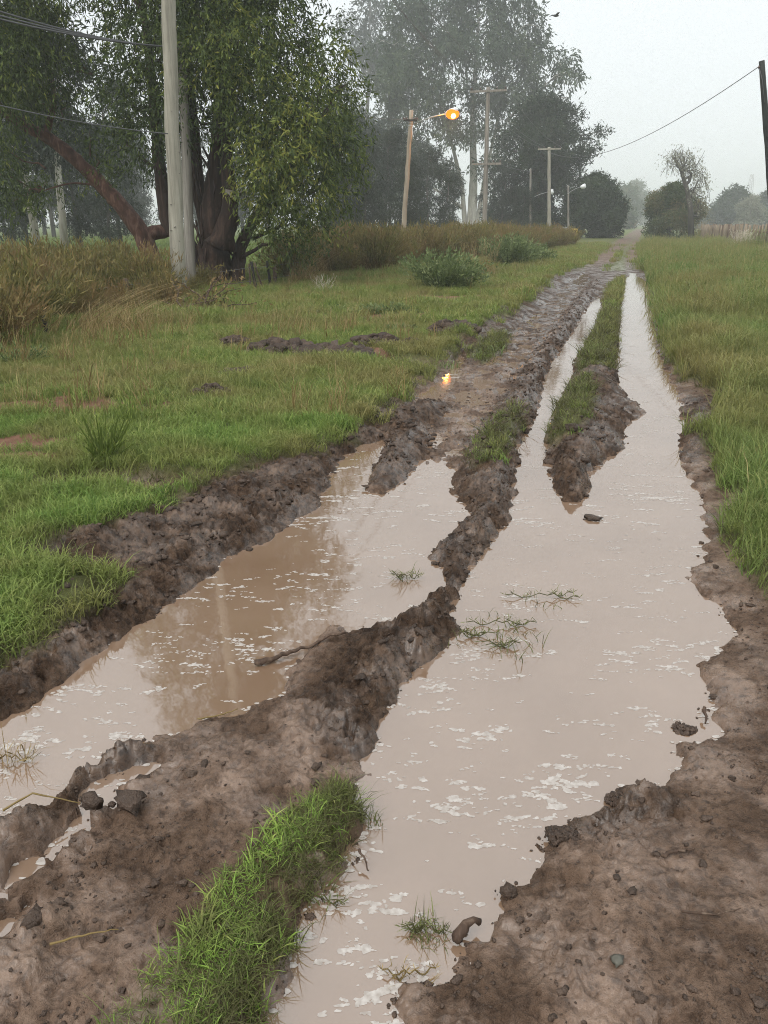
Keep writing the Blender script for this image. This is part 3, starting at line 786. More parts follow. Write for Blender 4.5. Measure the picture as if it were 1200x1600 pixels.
def misty_gum():
    D = 122.0
    base = XD(737, D, 0.1)
    R = np.random.default_rng(5)
    rows = [(640, 30, D, 48), (690, 5, D, 55), (750, 5, D, 55), (800, 30, D, 45), (840, 55, D, 28), (850, 85, D, 24), (605, 75, D, 36), (655, 85, D - 3, 45), (715, 70, D - 4, 50), (775, 80, D - 3, 48), (815, 100, D, 34),
            (590, 125, D, 32), (630, 145, D - 2, 42), (690, 140, D - 5, 45), (755, 140, D - 4, 40), (805, 150, D - 2, 36), (845, 130, D, 22), (885, 95, D, 20), (893, 118, D, 18), (870, 110, D, 16), (595, 185, D, 30), (640, 205, D - 2, 38),
            (690, 205, D - 3, 36), (745, 210, D - 2, 34), (800, 205, D, 30), (840, 185, D, 24), (600, 235, D, 28), (650, 255, D, 32), (700, 262, D + 2, 28), (770, 255, D, 26), (620, 285, D + 2, 26), (575, 275, D + 3, 26), (860, 160, D, 18), (880, 150, D, 14)]
    sub = []
    for u, v, d, r in rows:       # break every mass into loose clumps with gaps between them
        for k in range(6):
            a = R.random() * 2 * np.pi; rr = r * 0.85 * math.sqrt(R.random())
            sub.append((u + rr * math.cos(a), v + rr * math.sin(a), d + R.normal() * 2.0, r * R.uniform(.26, .42), float(np.clip(R.normal(.5, .15), .1, .9))))
    def q(u, v, d=0): return PD(u, v, D + d)
    trunks = [([base, q(738, 330), q(740, 270), q(738, 200), q(742, 120), q(748, 30)], 0.80, 0.18),
              ([base + Vector((-.7, 0, 0)), q(725, 335), q(722, 290), q(705, 220), q(680, 140), (q(660, 60))], 0.42, 0.10),
              ([base + Vector((.6, 0, 0)), q(748, 335), q(757, 280), q(775, 200), q(790, 120), q(800, 50)], 0.38, 0.10),
              ([q(722, 325), q(700, 308), q(670, 290), q(645, 270)], 0.22, 0.08),
              ([q(790, 190), q(830, 150), q(880, 110)], 0.16, 0.06)]
    tree('gum_tree', base, 'tall misty gum tree with pale multi-stemmed trunk behind the lit street lamp', bark='bark_pale', leaf='gum_far', trunks=trunks, clumps=clump_px(sub), limb_r=0.14, limb_every=2,
         fkw=dict(twigs=27, per=8, twig=1.4, leaf=(0.62, 0.19), droop=0.5, fill=0.5, tint_var=0.25, seed=41))
misty_gum()

def cypress():
    D = 88.0
    base = XD(838, D, 0.1)
    R = np.random.default_rng(8)
    def q(u, v, d=0): return PD(u, v, D + d)
    t = thing('cypress_tree', base, 'dark conifer with layered horizontal branches reaching right beside the misty gum', 'tree')
    tm = MB(); tm.tube(limb_path(base, q(830, 165), 10, 0, .01), np.linspace(.55, .10, 10), 10, .04)
    lm, fm = tm, MB()
    tips = [(940, 206, 0), (905, 190, 1), (885, 172, -1), (928, 232, 0), (915, 252, 1), (885, 215, -2), (900, 240, -2), (870, 165, 0), (850, 160, 1), (890, 262, -1), (905, 275, 0), (875, 240, -3), (880, 290, -2), (865, 200, -3),
            (800, 200, 0), (785, 230, 1), (775, 260, -1), (790, 290, 0), (810, 175, 0), (770, 300, 1), (800, 320, 1), (860, 320, -2), (880, 340, 0), (850, 280, -4), (840, 240, -4), (830, 210, -4), (815, 250, -4), (820, 300, -4), (845, 340, -3), (790, 345, -2), (765, 335, 0)]
    cl = []
    for u, v, d in tips:
        e = np.array(q(u, v, d * 1.0)); z0 = max(1.0, e[2] - 0.18 * abs(e[0] - base.x) - .8)
        a = np.array([base.x - 0.02 * z0, base.y, z0])
        pth = limb_path(a, e, 8, 0.04, .05)
        lm.tube(pth, np.linspace(.16, .03, 8), 5)
        for s in np.linspace(0.25, 1.0, 7):
            c = a + (e - a) * s; k = min(7, int(s * 7)); c = pth[k] + R.normal(size=3) * [.35, .8, .15]
            L = 1.25 * (1.15 - s * 0.55)
            cl.append((*c, L, L, 0.34, float(np.clip(R.normal(.45, .15), .1, .9))))
    lm.obj('trunk', M['bark_grey'], t, True, base)
    foliage(fm, cl, twigs=30, per=8, twig=0.7, leaf=(0.40, 0.10), droop=0.0, fill=0.5, seed=51, up=0.15)
    fm.obj('crown', M['cypress'], t, False, base)
cypress()

def round_tree(name, u, D, w, h, label, leaf='hedge_leaf', seed=1, vb=None, n=70, lf=(0.35, 0.10), squash=1.0, lean=0.0, twigs=60, group=None, trunk_r=.25, top=0.7):
    """bushy crown down to the ground: w, h in metres"""
    base = XD(u, D, 0.05); R = np.random.default_rng(seed)
    cl = []
    for k in range(n):
        a = R.random() * 2 * np.pi; z = R.random() ** 0.8
        prof = (1 - abs(2 * z ** top - 0.9) ** 2.4) ** 0.5 if abs(2 * z ** top - 0.9) < 1 else 0.1
        rr = w / 2 * prof * math.sqrt(R.uniform(.25, 1)) * .9
        r = w * R.uniform(.06, .16)
        rr *= R.uniform(.75, 1.18)
        cl.append((base.x + rr * math.cos(a) + lean * z, base.y + rr * math.sin(a), base.z + r * .5 + z * (h - r), r, r, r * squash, float(np.clip(R.normal(.45, .24), .05, .95))))
    return tree(name, base, label, leaf=leaf, bark='bark_grey', trunks=[([base, base + Vector((lean * .3, 0, h * .4)), base + Vector((lean * .8, 0, h * .8))], trunk_r, trunk_r * .3)], clumps=cl, limb_r=.08, limb_every=3, group=group,
                fkw=dict(twigs=twigs, per=8, twig=lf[0] * 1.6, leaf=lf, droop=.15, fill=.5, seed=seed + 100, up=.1))
round_tree('evergreen_tree', 922, 86, 6.5, 5.9, 'dense rounded dark evergreen at the end of the pole line', seed=3, n=80, twigs=110, lf=(.32, .09), top=.75)
round_tree('shrubby_tree', 1044, 78, 5.0, 4.7, 'bushy olive-brown tree at the base of the leaning bare tree', leaf='bush_leaf', seed=4, n=64, twigs=90, lf=(.26, .07), top=.8)

def bare_tree():
    D = 74.0
    base = XD(1080, D, 0.1)
    def q(u, v, d=0): return PD(u, v, D + d)
    R = np.random.default_rng(9)
    t = thing('willow_tree', base, 'thin leaning tree with sparse pale drooping twigs on the right of the track', 'tree')
    tm = MB()
    for pts, r0, r1 in [([base, q(1079, 325), q(1073, 295), q(1064, 265), q(1053, 246)], .30, .10), ([q(1072, 288), q(1077, 283), q(1080, 272), q(1077, 268)], .16, .10), ([q(1070, 280), q(1078, 275)], .10, .06), ([q(1078, 338), q(1092, 337)], .12, .08),
                        ([q(1077, 315), q(1085, 295), q(1092, 280)], .10, .04)]:
        tm.tube(pts, np.linspace(r0, r1, len(pts)), 8, .04)
    rows = [(1048, 242, D, 9), (1056, 236, D, 10), (1068, 235, D, 10), (1078, 238, D, 9), (1086, 246, D, 9), (1092, 256, D, 9), (1062, 247, D, 10), (1075, 250, D, 10), (1084, 262, D, 9), (1098, 270, D, 8), (1103, 280, D, 8), (1092, 278, D, 10), (1086, 292, D, 10), (1096, 292, D, 8), (1090, 305, D, 9), (1100, 310, D, 6), (1048, 255, D, 5), (1072, 262, D, 7), (1094, 325, D, 8)]
    cl = clump_px(rows, .5)
    fm = MB(); foliage(fm, cl, twigs=20, per=7, twig=.8, leaf=(0.2, 0.05), droop=.9, fill=.5, seed=61); fm.obj('crown', M['willow_leaf'], t, False, base)
    bm = tm
    for c in cl:
        a = np.array(q(1066, 268)) if c[2] > base.z + 5 else np.array(q(1076, 300))
        bm.tube(limb_path(a, c[:3], 6, .12, .1), np.linspace(.06, .02, 6), 4)
        for k in range(4):
            p = np.array(c[:3]) + R.normal(size=3) * c[3] * .6
            bm.tube(limb_path(p, p + [R.normal() * .3, R.normal() * .3, -R.uniform(.5, 1.3)], 4, 0, .1), .018, 3)
    bm.obj('trunk', M['bark_grey'], t, True, base)
bare_tree()

# --- grove of gums across the left field and behind the shrub belt
def grove():
    protos = []
    for s in range(6):
        R = np.random.default_rng(70 + s)
        H = R.uniform(13, 17)
        cl = []
        for k in range(int(32 + 8 * R.random())):
            z = H * R.uniform(.12 if s < 5 else .45, 1.0); w = 2.6 * (1 - abs(z / H - .62) ** 1.5)
            a = R.random() * 2 * np.pi; rr = w * math.sqrt(R.random())
            r = R.uniform(.7, 1.3)
            cl.append((rr * math.cos(a), rr * math.sin(a), z, r, r, r * .8, float(np.clip(R.normal(.45, .15), .1, .9))))
        b = R.normal(size=2) * .4
        tm, fm = MB(), MB(); lm = tm
        tm.tube([(0, 0, -.3), (b[0] * .3, b[1] * .3, H * .3), (b[0], b[1], H * .6), (b[0] * .6, b[1], H * .97)], [.26, .20, .13, .04], 9, .04)
        for c in cl[::2]:
            a0 = np.array([b[0] * c[2] / H, b[1] * c[2] / H, c[2] * .82])
            lm.tube(limb_path(a0, c[:3], 5, .05, .1), np.linspace(.06, .02, 5), 4)
        foliage(fm, cl, twigs=42, per=7, twig=.7, leaf=(0.34, 0.10), droop=.5, fill=.5, seed=80 + s)
        protos.append((tm.mesh('trunk'), fm.mesh('crown', False)))
    used = {}
    def put(i, u, D, sc, pale, label, group):
        t = thing('gum_tree', XD(u, D, 0.05), label, 'tree', group)
        t.scale = (sc * RNG.uniform(.9, 1.15), sc, sc); t.rotation_euler = (RNG.normal() * .02, RNG.normal() * .02, RNG.random() * 6.28)
        key = (i, pale)
        if key not in used:
            a = protos[i][0].copy(); a.materials.clear(); a.materials.append(M['bark_pale' if pale else 'bark_grey'])
            c = protos[i][1]
            if not c.materials: c.materials.append(M['grove_leaf'])
            used[key] = (a, c)
        for nm, me in zip(('trunk', 'crown'), used[key]): link(bpy.data.objects.new(nm, me), t)
    G = 'misty gums across the left field'
    L = 'dark gum tree in the misty grove across the left field'
    put(5, 103, 36, .72, True, 'slim gum with white trunk standing at the front of the misty left grove', None)
    put(5, 62, 37, .70, True, 'gum with pale slanting trunk left of the white-trunked one in the misty grove', None)
    k = 0
    for u, D, sc in [(-90, 46, 1.0), (-30, 48, 1.0), (22, 46, .95), (44, 52, 1.1), (85, 54, 1.05), (128, 50, 1), (150, 56, 1.05), (172, 47, .9), (196, 58, 1.05), (190, 50, .95), (222, 55, 1.), (160, 66, 1.1), (10, 60, 1.1), (70, 66, 1.1), (120, 70, 1.2), (-60, 62, 1.2),
                     (215, 66, 1.1), (275, 60, 1.1), (310, 70, 1.1), (420, 74, 1.1), (380, 62, 1.0), (470, 80, 1.1), (40, 78, 1.3), (140, 84, 1.3), (-20, 84, 1.3), (210, 86, 1.3)]:
        f_ = 1.7 if D >= 54 else 1.0
        put(k % 5, u, D * f_, sc * f_ * RNG.uniform(.42, .62), False, L, G); k += 1
    L2 = 'shadowy gum tree in the misty wood behind the weedy shrub belt'
    for u, D, sc in [(520, 72, .72), (545, 80, .8), (585, 76, .70), (610, 86, .75), (560, 95, .95), (640, 80, .62), (668, 92, .66), (690, 84, .55), (600, 104, .9), (650, 104, .8), (705, 100, .6), (780, 104, .62), (765, 112, .7), (800, 112, .55), (815, 92, .42), (850, 108, .45), (530, 100, 1.0), (630, 70, .5), (570, 66, .5), (535, 64, .45)]:
        put(k % 5, u, D * .82, sc * .72, False, L2, 'misty wood behind the shrub belt'); k += 1
    put(2, 565, 180, 2.7, False, 'very tall pale misty gum left of the tallest one', None)
    put(3, 600, 190, 2.6, False, 'second tall gum fading into fog behind the lit lamp', None)
grove()

# --- far trees fading along the road and over the right-hand field
for i, (u, D, w, h) in enumerate([(972, 260, 13, 13), (985, 360, 20, 18), (992, 480, 28, 20), (966, 200, 7, 6), (1000, 560, 26, 17)]):
    round_tree('roadside_tree', u, D, w, h, 'misty tree fading beside the far end of the track', leaf='bush_leaf', seed=200 + i, n=46, twigs=26, lf=(.8, .25), group='far misty roadside trees')
round_tree('round_tree', 1142, 190, 9.0, 8.4, 'round-topped misty tree beyond the stake fence', leaf='hedge_leaf', seed=210, n=60, twigs=40, lf=(.7, .24), top=.9)
round_tree('field_tree', 1168, 170, 6.0, 6.2, 'pale loose tree right of the round-topped one', leaf='willow_leaf', seed=211, n=34, twigs=24, lf=(.5, .15))
round_tree('field_tree', 1198, 200, 8.5, 8.2, 'misty tree at the right edge beyond the stake fence', leaf='hedge_leaf', seed=212, n=50, twigs=36, lf=(.7, .22))
for i, (u, D, w, h) in enumerate([(1100, 210, 10, 3.2), (1118, 220, 10, 3.0), (1060, 260, 14, 4), (1172, 230, 14, 3.0), (1225, 180, 9, 6)]):
    round_tree('field_bush', u, D, w, h, 'low misty bush in the far right-hand field', leaf='bush_leaf', seed=220 + i, n=40, twigs=20, lf=(.7, .2), group='far right field bushes')

# ------------------------------------------------------------------ grass: stuff scattered over the turf
PROTO = {}
def blades(mb, n, rad, h0, h1, w, lean, rng, seed_heads=0.0, curl=0.5):
    for k in range(n):
        a = rng.random() * 2 * np.pi; r = rad * math.sqrt(rng.random())
        p = np.array([r * math.cos(a), r * math.sin(a), -0.01])
        b = rng.random() * 2 * np.pi
        d = np.array([math.cos(b), math.sin(b), 0]) * lean * rng.uniform(.2, 1.2)
        h = rng.uniform(h0, h1); side = np.array([-math.sin(b + rng.normal() * .8), math.cos(b + rng.normal() * .8), 0]) * w * rng.uniform(.6, 1.2) / 2
        m1 = p + d * h * .22 + [0, 0, h * .42]; m2 = p + d * h * (.55 + .2 * curl) + [0, 0, h * .8]; tp = p + d * h * (1.0 + .5 * curl) + [0, 0, h * (1.0 - .25 * curl * rng.random())]
        t = np.clip(rng.normal(.45, .22), 0, 1)
        mb.add([p - side * .7, p + side * .7, m1 + side, m1 - side, m2 + side * .7, m2 - side * .7, tp], [[0, 1, 2, 3], [3, 2, 4, 5]], [[5, 4, 6]], t)
        if rng.random() < seed_heads:
            q = p + [0, 0, h * .9] + d * h * .3; e = q + [d[0] * h * .35, d[1] * h * .35, h * .5]
            mb.tube([q, (q + e) / 2 + d * .01, e], [w * .18, w * .18, w * .10], 3, 0, .97, False)
            mb.leaves(np.linspace(q + (e - q) * .55, e, 5), np.tile(e - q, (5, 1)) + rng.normal(size=(5, 3)) * h * .12, h * .08, w * .7, .97, rng)
def proto_set(key, mat, count, **kw):
    c = bpy.data.collections.new('tufts_' + key)
    for i in range(count):
        mb = MB(); blades(mb, rng=np.random.default_rng(300 + i + len(PROTO) * 17), **kw)
        me = mb.mesh('tuft_' + key, False); me.materials.append(M[mat])
        c.objects.link(bpy.data.objects.new('tuft', me))
    PROTO[key] = (c, count)
proto_set('verge', 'verge', 6, n=26, rad=.06, h0=.035, h1=.11, w=.0055, lean=.8)
proto_set('verge_near', 'verge_near', 6, n=26, rad=.045, h0=.03, h1=.085, w=.0042, lean=.9)
proto_set('verge_far', 'verge', 6, n=34, rad=.20, h0=.08, h1=.24, w=.016, lean=.7, seed_heads=.06)
proto_set('wisp', 'straw', 4, n=16, rad=.10, h0=.12, h1=.34, w=.006, lean=.55, seed_heads=.3)
proto_set('tall', 'tall', 6, n=24, rad=.07, h0=.12, h1=.36, w=.0085, lean=.65, seed_heads=.05, curl=.8)
proto_set('tall_far', 'tall', 6, n=34, rad=.25, h0=.15, h1=.42, w=.020, lean=.6, seed_heads=.12)
proto_set('strip', 'strip', 7, n=13, rad=.032, h0=.012, h1=.042, w=.0034, lean=1.3)
proto_set('mud_grass', 'mud_grass', 5, n=14, rad=.035, h0=.02, h1=.07, w=.0032, lean=1.3)
proto_set('field', 'field', 5, n=34, rad=.4, h0=.10, h1=.26, w=.045, lean=.6)

def scatter(name, key, pts, scl, label, cat=None, tilt=.12):
    """one stuff object: a cloud of points, a tuft on each"""
    n = len(pts)
    if not n: return
    col, k = PROTO[key]
    me = bpy.data.meshes.new(name); me.vertices.add(n)
    me.vertices.foreach_set('co', np.asarray(pts, np.float32).ravel())
    rot = np.stack([RNG.normal(size=n) * tilt, RNG.normal(size=n) * tilt, RNG.random(n) * 6.283], 1)
    a = me.attributes.new('rot', 'FLOAT_VECTOR', 'POINT'); a.data.foreach_set('vector', rot.astype(np.float32).ravel())
    a = me.attributes.new('scl', 'FLOAT', 'POINT'); a.data.foreach_set('value', np.asarray(scl, np.float32))
    a = me.attributes.new('pick', 'INT', 'POINT'); a.data.foreach_set('value', RNG.integers(0, k, n).astype(np.int32))
    o = link(bpy.data.objects.new(name, me))
    g = bpy.data.node_groups.new('scatter_' + name, 'GeometryNodeTree')
    g.interface.new_socket('Geometry', in_out='INPUT', socket_type='NodeSocketGeometry')
    g.interface.new_socket('Geometry', in_out='OUTPUT', socket_type='NodeSocketGeometry')
    gi, go = g.nodes.new('NodeGroupInput'), g.nodes.new('NodeGroupOutput')
    ci = g.nodes.new('GeometryNodeCollectionInfo'); ci.inputs[0].default_value = col
    ci.inputs['Separate Children'].default_value = True; ci.inputs['Reset Children'].default_value = True
    io = g.nodes.new('GeometryNodeInstanceOnPoints'); io.inputs['Pick Instance'].default_value = True
    def na(nm, typ):
        x = g.nodes.new('GeometryNodeInputNamedAttribute'); x.data_type = typ; x.inputs[0].default_value = nm
        return x.outputs[0]
    er = g.nodes.new('FunctionNodeEulerToRotation')
    L = g.links.new
    L(gi.outputs[0], io.inputs['Points']); L(ci.outputs[0], io.inputs['Instance']); L(na('pick', 'INT'), io.inputs['Instance Index'])
    L(na('rot', 'FLOAT_VECTOR'), er.inputs[0]); L(er.outputs[0], io.inputs['Rotation']); L(na('scl', 'FLOAT'), io.inputs['Scale'])
    L(io.outputs[0], go.inputs[0])
    md = o.modifiers.new('scatter', 'NODES'); md.node_group = g
    tag(o, label, cat, kind='stuff')
    return o

def build_grass():
    bands = [(0.9, 3.2, 1500), (3.2, 6, 1000), (6, 12, 420), (12, 24, 120), (24, 60, 26)]
    acc = {}
    def put(key, x, y, z, s): acc.setdefault(key, []).append((np.stack([x, y, z], 1), s))
    for bi, (a, b, den) in enumerate(bands):
        w = lambda D: np.maximum(D * CP + .56, 1.2) * 0.68
        area = (b - a) * 2 * w((a + b) / 2)
        n = int(area * den)
        y = RNG.uniform(a, b, n * 2); keep = RNG.random(len(y)) < w(y) / w(b); y = y[keep][:n]
        x = RNG.uniform(-1, 1, len(y)) * w(y)
        T = terrain(x, y)
        lat = x - 0.316 * y
        ok = (RNG.random(len(y)) < (1 - T['mud']) ** 1.5) & (T['sd'] > .03) & (RNG.random(len(y)) > T['bare'] * .93) & (T['h'] > 0.012) & (T['strip'] < .3) & (T['isle'] < .3) & (lat > -14)
        thin = 0.55 + 0.45 * sstep(-.25, .25, fbm(x * 1.2, y * 1.2, 2, 131)); ok &= RNG.random(len(y)) < thin
        x, y, z, lat = x[ok], y[ok], T['h'][ok], lat[ok]
        m = len(x); s = RNG.uniform(.65, 1.25, m) * (1 + .35 * pn(x * .8, y * .8, 141))
        right = lat > 0.2
        r = RNG.random(m)
        lf = ~right
        if bi < 2:
            put('verge_near', x[lf], y[lf], z[lf], s[lf])
            rr = right & (r < .55); put('tall', x[rr], y[rr], z[rr], s[rr] * .5)
            rr = right & (r >= .55); put('verge_near', x[rr], y[rr], z[rr], s[rr] * 1.2)
        elif bi == 2:
            g = sstep(.0, .25, pn(x * .4, y * .4, 151)) 
            put('verge', x[lf], y[lf], z[lf], s[lf])
            rr = right & (r < .8); put('tall', x[rr], y[rr], z[rr], s[rr] * .75)
        elif bi == 3:
            put('verge', x[lf], y[lf], z[lf], s[lf] * 1.5)
            q = lf & (r < .16); put('verge_far', x[q], y[q], z[q], s[q] * .65)
            put('tall', x[right], y[right], z[right], s[right] * 1.1)
            q = right & (r < .22); put('tall_far', x[q], y[q], z[q], s[q] * .85)
        else:
            put('verge_far', x[lf], y[lf], z[lf], s[lf] * .9)
            put('tall_far', x[right], y[right], z[right], s[right])
        # straw wisps in the rank parts of the verge
        if bi >= 2:
            q = lf & (r > .985 - .03 * (lat < -6)) & (pn(x * .5, y * .5, 161) > -.05); put('wisp', x[q], y[q], z[q], s[q])
    # grass on the centre strip and the islets
    n = 8500
    x = RNG.uniform(-.75, .15, n); y = RNG.uniform(.7, 2.4, n); T = terrain(x, y)
    ok = (RNG.random(n) < T['strip'] ** 1.5) & (T['sd'] > .012)
    den = fbm(x * 5, y * 5, 2, 171); ok &= RNG.random(n) < .45 + .55 * sstep(-.45, .15, den)
    edge = T['sd'] < .10
    q2 = ok & (RNG.random(n) < .35); put('mud_grass', x[q2], y[q2], T['h'][q2], RNG.uniform(.35, .8, q2.sum()))
    q = ok & (~edge | (RNG.random(n) < .35)); put('strip', x[q], y[q], T['h'][q], RNG.uniform(.45, 1.05, q.sum()) * (1 + .5 * den[q]))
    q = ok & edge; put('mud_grass', x[q], y[q], T['h'][q], RNG.uniform(.45, .95, q.sum()))
    n = 26000
    y = RNG.uniform(4, 26, n); x = 0.316 * y + RNG.uniform(-4.0, 1.2, n); T = terrain(x, y)
    ok = (RNG.random(n) < T['isle'] * .8) & (T['h'] > .02)
    q = ok & (RNG.random(n) < .75); put('verge', x[q], y[q], T['h'][q], RNG.uniform(.6, 1.1, q.sum()) * np.clip(y[q] / 11, .75, 1.6))
    q = ok; put('mud_grass', x[q], y[q], T['h'][q], RNG.uniform(1.2, 2.4, q.sum()))
    # rootlets and muddied grass at the edge of the turf
    n = 60000
    y = 1.0 + 13 * RNG.random(n) ** 1.6; x = RNG.uniform(-.7, .7, n) * (y * CP + .56); T = terrain(x, y)
    q = (T['mud'] > .15) & (T['mud'] < .85) & (T['strip'] < .1) & (T['sd'] > .02) & (RNG.random(n) < .5); put('mud_grass', x[q], y[q], T['h'][q], RNG.uniform(.8, 1.7, q.sum()) * np.clip(y[q] / 6, .8, 1.5))
    # pasture beyond the fence
    n = 9000
    y = RNG.uniform(14, 90, n); x = 0.316 * y - 13.5 - RNG.random(n) * 45; ok = x > -.75 * y
    put('field', x[ok], y[ok], np.full(ok.sum(), .08), RNG.uniform(.5, 1.2, ok.sum()))
    names = {'verge': ('verge_grass', 'short mixed green and straw grass on the left verge'), 'verge_near': ('turf_grass', 'short bright green grass close to the puddles'), 'verge_far': ('rough_grass', 'rough grass on the farther verge'),
             'wisp': ('straw_wisps', 'dry straw stalks among the verge grass'), 'tall': ('tall_grass', 'lush tall grass on the right verge'), 'tall_far': ('meadow_grass', 'tall yellowing grass farther along the right verge'),
             'strip': ('strip_grass', 'bright green grass on the centre strip beside the big puddle'), 'mud_grass': ('muddied_grass', 'trampled muddy grass and rootlets along the ruts'), 'field': ('pasture_grass', 'pale green pasture beyond the left fence')}
    tot = 0
    for k, lst in acc.items():
        p = np.concatenate([l[0] for l in lst]); s = np.concatenate([l[1] for l in lst]); tot += len(p)
        scatter(names[k][0], k, p, np.clip(s, .3, 3), names[k][1])
    print('tufts', tot, {k: sum(len(l[0]) for l in v) for k, v in acc.items()})
build_grass()

# ------------------------------------------------------------------ foam, clods, drowned grass, sticks
def build_foam():
    mb = MB()
    R = np.random.default_rng(400)
    n = 24000
    # flecks drift in loose rafts; most lie on the nearer water
    y = 0.9 + 13 * R.random(n) ** 1.7; x = R.uniform(-.62, .62, n) * (y * CP + .56)
    T = terrain(x, y)
    raft = fbm(x * 2.2, y * 2.6, 3, 181)
    left = x < 0.316 * y - 2.0 * np.clip(y / 3, .4, 1.1)
    ok = (T['h'] < -.008) & (R.random(n) < np.clip(.28 + .6 * raft, .05, .6) * np.where(y > 5, .6, 1) * np.where(left, .75, 1))
    for cx, cy in zip(x[ok], y[ok]):
        big = R.random() ** 2.6
        k = 1 + int(17 * big)
        px, py = cx, cy; ax = R.normal() * .35
        for j in range(k):
            r = (.0018 + .0062 * R.random() * (.4 + .6 * big)) * (1.2 if cy < 2.4 else 1 if cy < 4 else 1.6)
            m = 10; ang = np.arange(m) / m * 2 * np.pi
            rr = r * np.clip(1 + .35 * np.sin(ang * 2 + R.random() * 6) + .25 * R.normal(size=m), .3, 2)
            V = np.stack([px + rr * np.cos(ang) * 1.5, py + rr * np.sin(ang) * .9, np.full(m, .0005)], 1)
            V = np.concatenate([V, [[px, py, .0005 + r * .05]]])
            mb.add(V, None, [[i, (i + 1) % m, m] for i in range(m)])
            st = R.normal() * .016 * (1 if cy < 4 else 1.5); px += st; py += st * ax * .5 + R.normal() * .005
    # scum along the water's edge
    n = 26000
    y = 0.9 + 9 * R.random(n) ** 1.5; x = R.uniform(-.62, .62, n) * (y * CP + .56)
    T = terrain(x, y)
    ok = (np.abs(T['sd']) < .012) & (fbm(x * 3, y * 3, 2, 191) > .02)
    for cx, cy in zip(x[ok], y[ok]):
        r = .003 + .006 * R.random(); m = 7; ang = np.arange(m) / m * 2 * np.pi
        V = np.stack([cx + r * np.cos(ang) * 1.6 * (1 + .2 * R.normal(size=m)), cy + r * np.sin(ang), np.full(m, .0012)], 1)
        mb.add(np.concatenate([V, [[cx, cy, .0026]]]), None, [[i, (i + 1) % m, m] for i in range(m)])
    o = mb.obj('foam', M['foam'])
    tag(o, 'white foam flecks floating on the muddy water', kind='stuff')
build_foam()

def ico(n=2):
    import bmesh
    bm = bmesh.new(); bmesh.ops.create_icosphere(bm, subdivisions=n, radius=1)
    v = np.array([q.co[:] for q in bm.verts]); f = np.array([[q.index for q in p.verts] for p in bm.faces]); bm.free()
    return v, f
ICO, ICO1 = ico(2), ico(1)
LUMP = {}
def lump(mb, c, r, seed, flat=.6, tint=.5, small=False):
    R = random.Random(seed)
    v, f = ICO1 if small else ICO
    k = seed % 40 + (100 if small else 0)
    if k not in LUMP:
        n = pn(v[:, 0] * 1.3 + k * 3.1, v[:, 1] * 1.3 + v[:, 2] * 1.7, k) * .6 + pn(v[:, 0] * 3 + k, v[:, 2] * 3 + v[:, 1] * 2, k + 5) * .45
        LUMP[k] = v * (1 + n)[:, None]
    a = R.random() * 6.28; s = np.array([R.uniform(.8, 1.5), R.uniform(.7, 1.1), flat * R.uniform(.7, 1.2)])
    w = LUMP[k] * s * r
    w = w @ np.array([[math.cos(a), -math.sin(a), 0], [math.sin(a), math.cos(a), 0], [0, 0, 1]]).T
    mb.add(w + np.asarray(tuple(c)), None, f, tint)
def build_clods():
    mb = MB(); R = np.random.default_rng(410)
    n = 110000
    y = 1.0 + 15 * R.random(n) ** 1.8; x = R.uniform(-.62, .62, n) * (y * CP + .56)
    T = terrain(x, y)
    rough = fbm(x * 1.6, y * 1.6, 2, 201) + .6 * fbm(x * 6, y * 6, 2, 203)
    ok = (T['mud'] > .6) & (T['sd'] > -.02) & (R.random(n) < np.clip(.08 + .28 * rough + .10 * (T['silt'] < .4), .01, .5)) & (T['strip'] < .2)
    k = 0
    for cx, cy, h in zip(x[ok], y[ok], T['h'][ok]):
        r = (.0018 + .0045 * R.random() ** 2 + .010 * R.random() ** 14) * (1.0 if cy < 3.5 else 1.8)
        lump(mb, (cx, cy, max(h, 0) + r * .15), r, 1000 + k, .6, .2 + .7 * R.random(), small=r < .007); k += 1
    # churned clods heaped on the thrown-up ridges
    Q = []
    for p, a, w in RIDGES[:5]:
        for s in range(len(p) - 1):
            L = np.linalg.norm(p[s + 1] - p[s]); m = int(min(150, L * 45 * (1 + (np.linalg.norm(p[s]) < 6))))
            Q.append(p[s] + (p[s + 1] - p[s]) * R.random((m, 1)) + R.normal(size=(m, 2)) * w * .55)
    Q = np.concatenate(Q); hq = terrain(Q[:, 0], Q[:, 1])['h']
    for q, h in zip(Q, hq):
        if h < -.01: continue
        r = (.004 + .012 * R.random() ** 2 + .016 * R.random() ** 8) * (1 if q[1] < 5 else 1.4)
        lump(mb, (q[0], q[1], h - r * .1), r, 5000 + k, .6, R.random() * .8); k += 1
    print('clods', k)
    o = mb.obj('mud_crumbs', M['clod'])
    tag(o, 'crumbled clods of wet brown mud strewn along the ruts', kind='stuff')
build_clods()

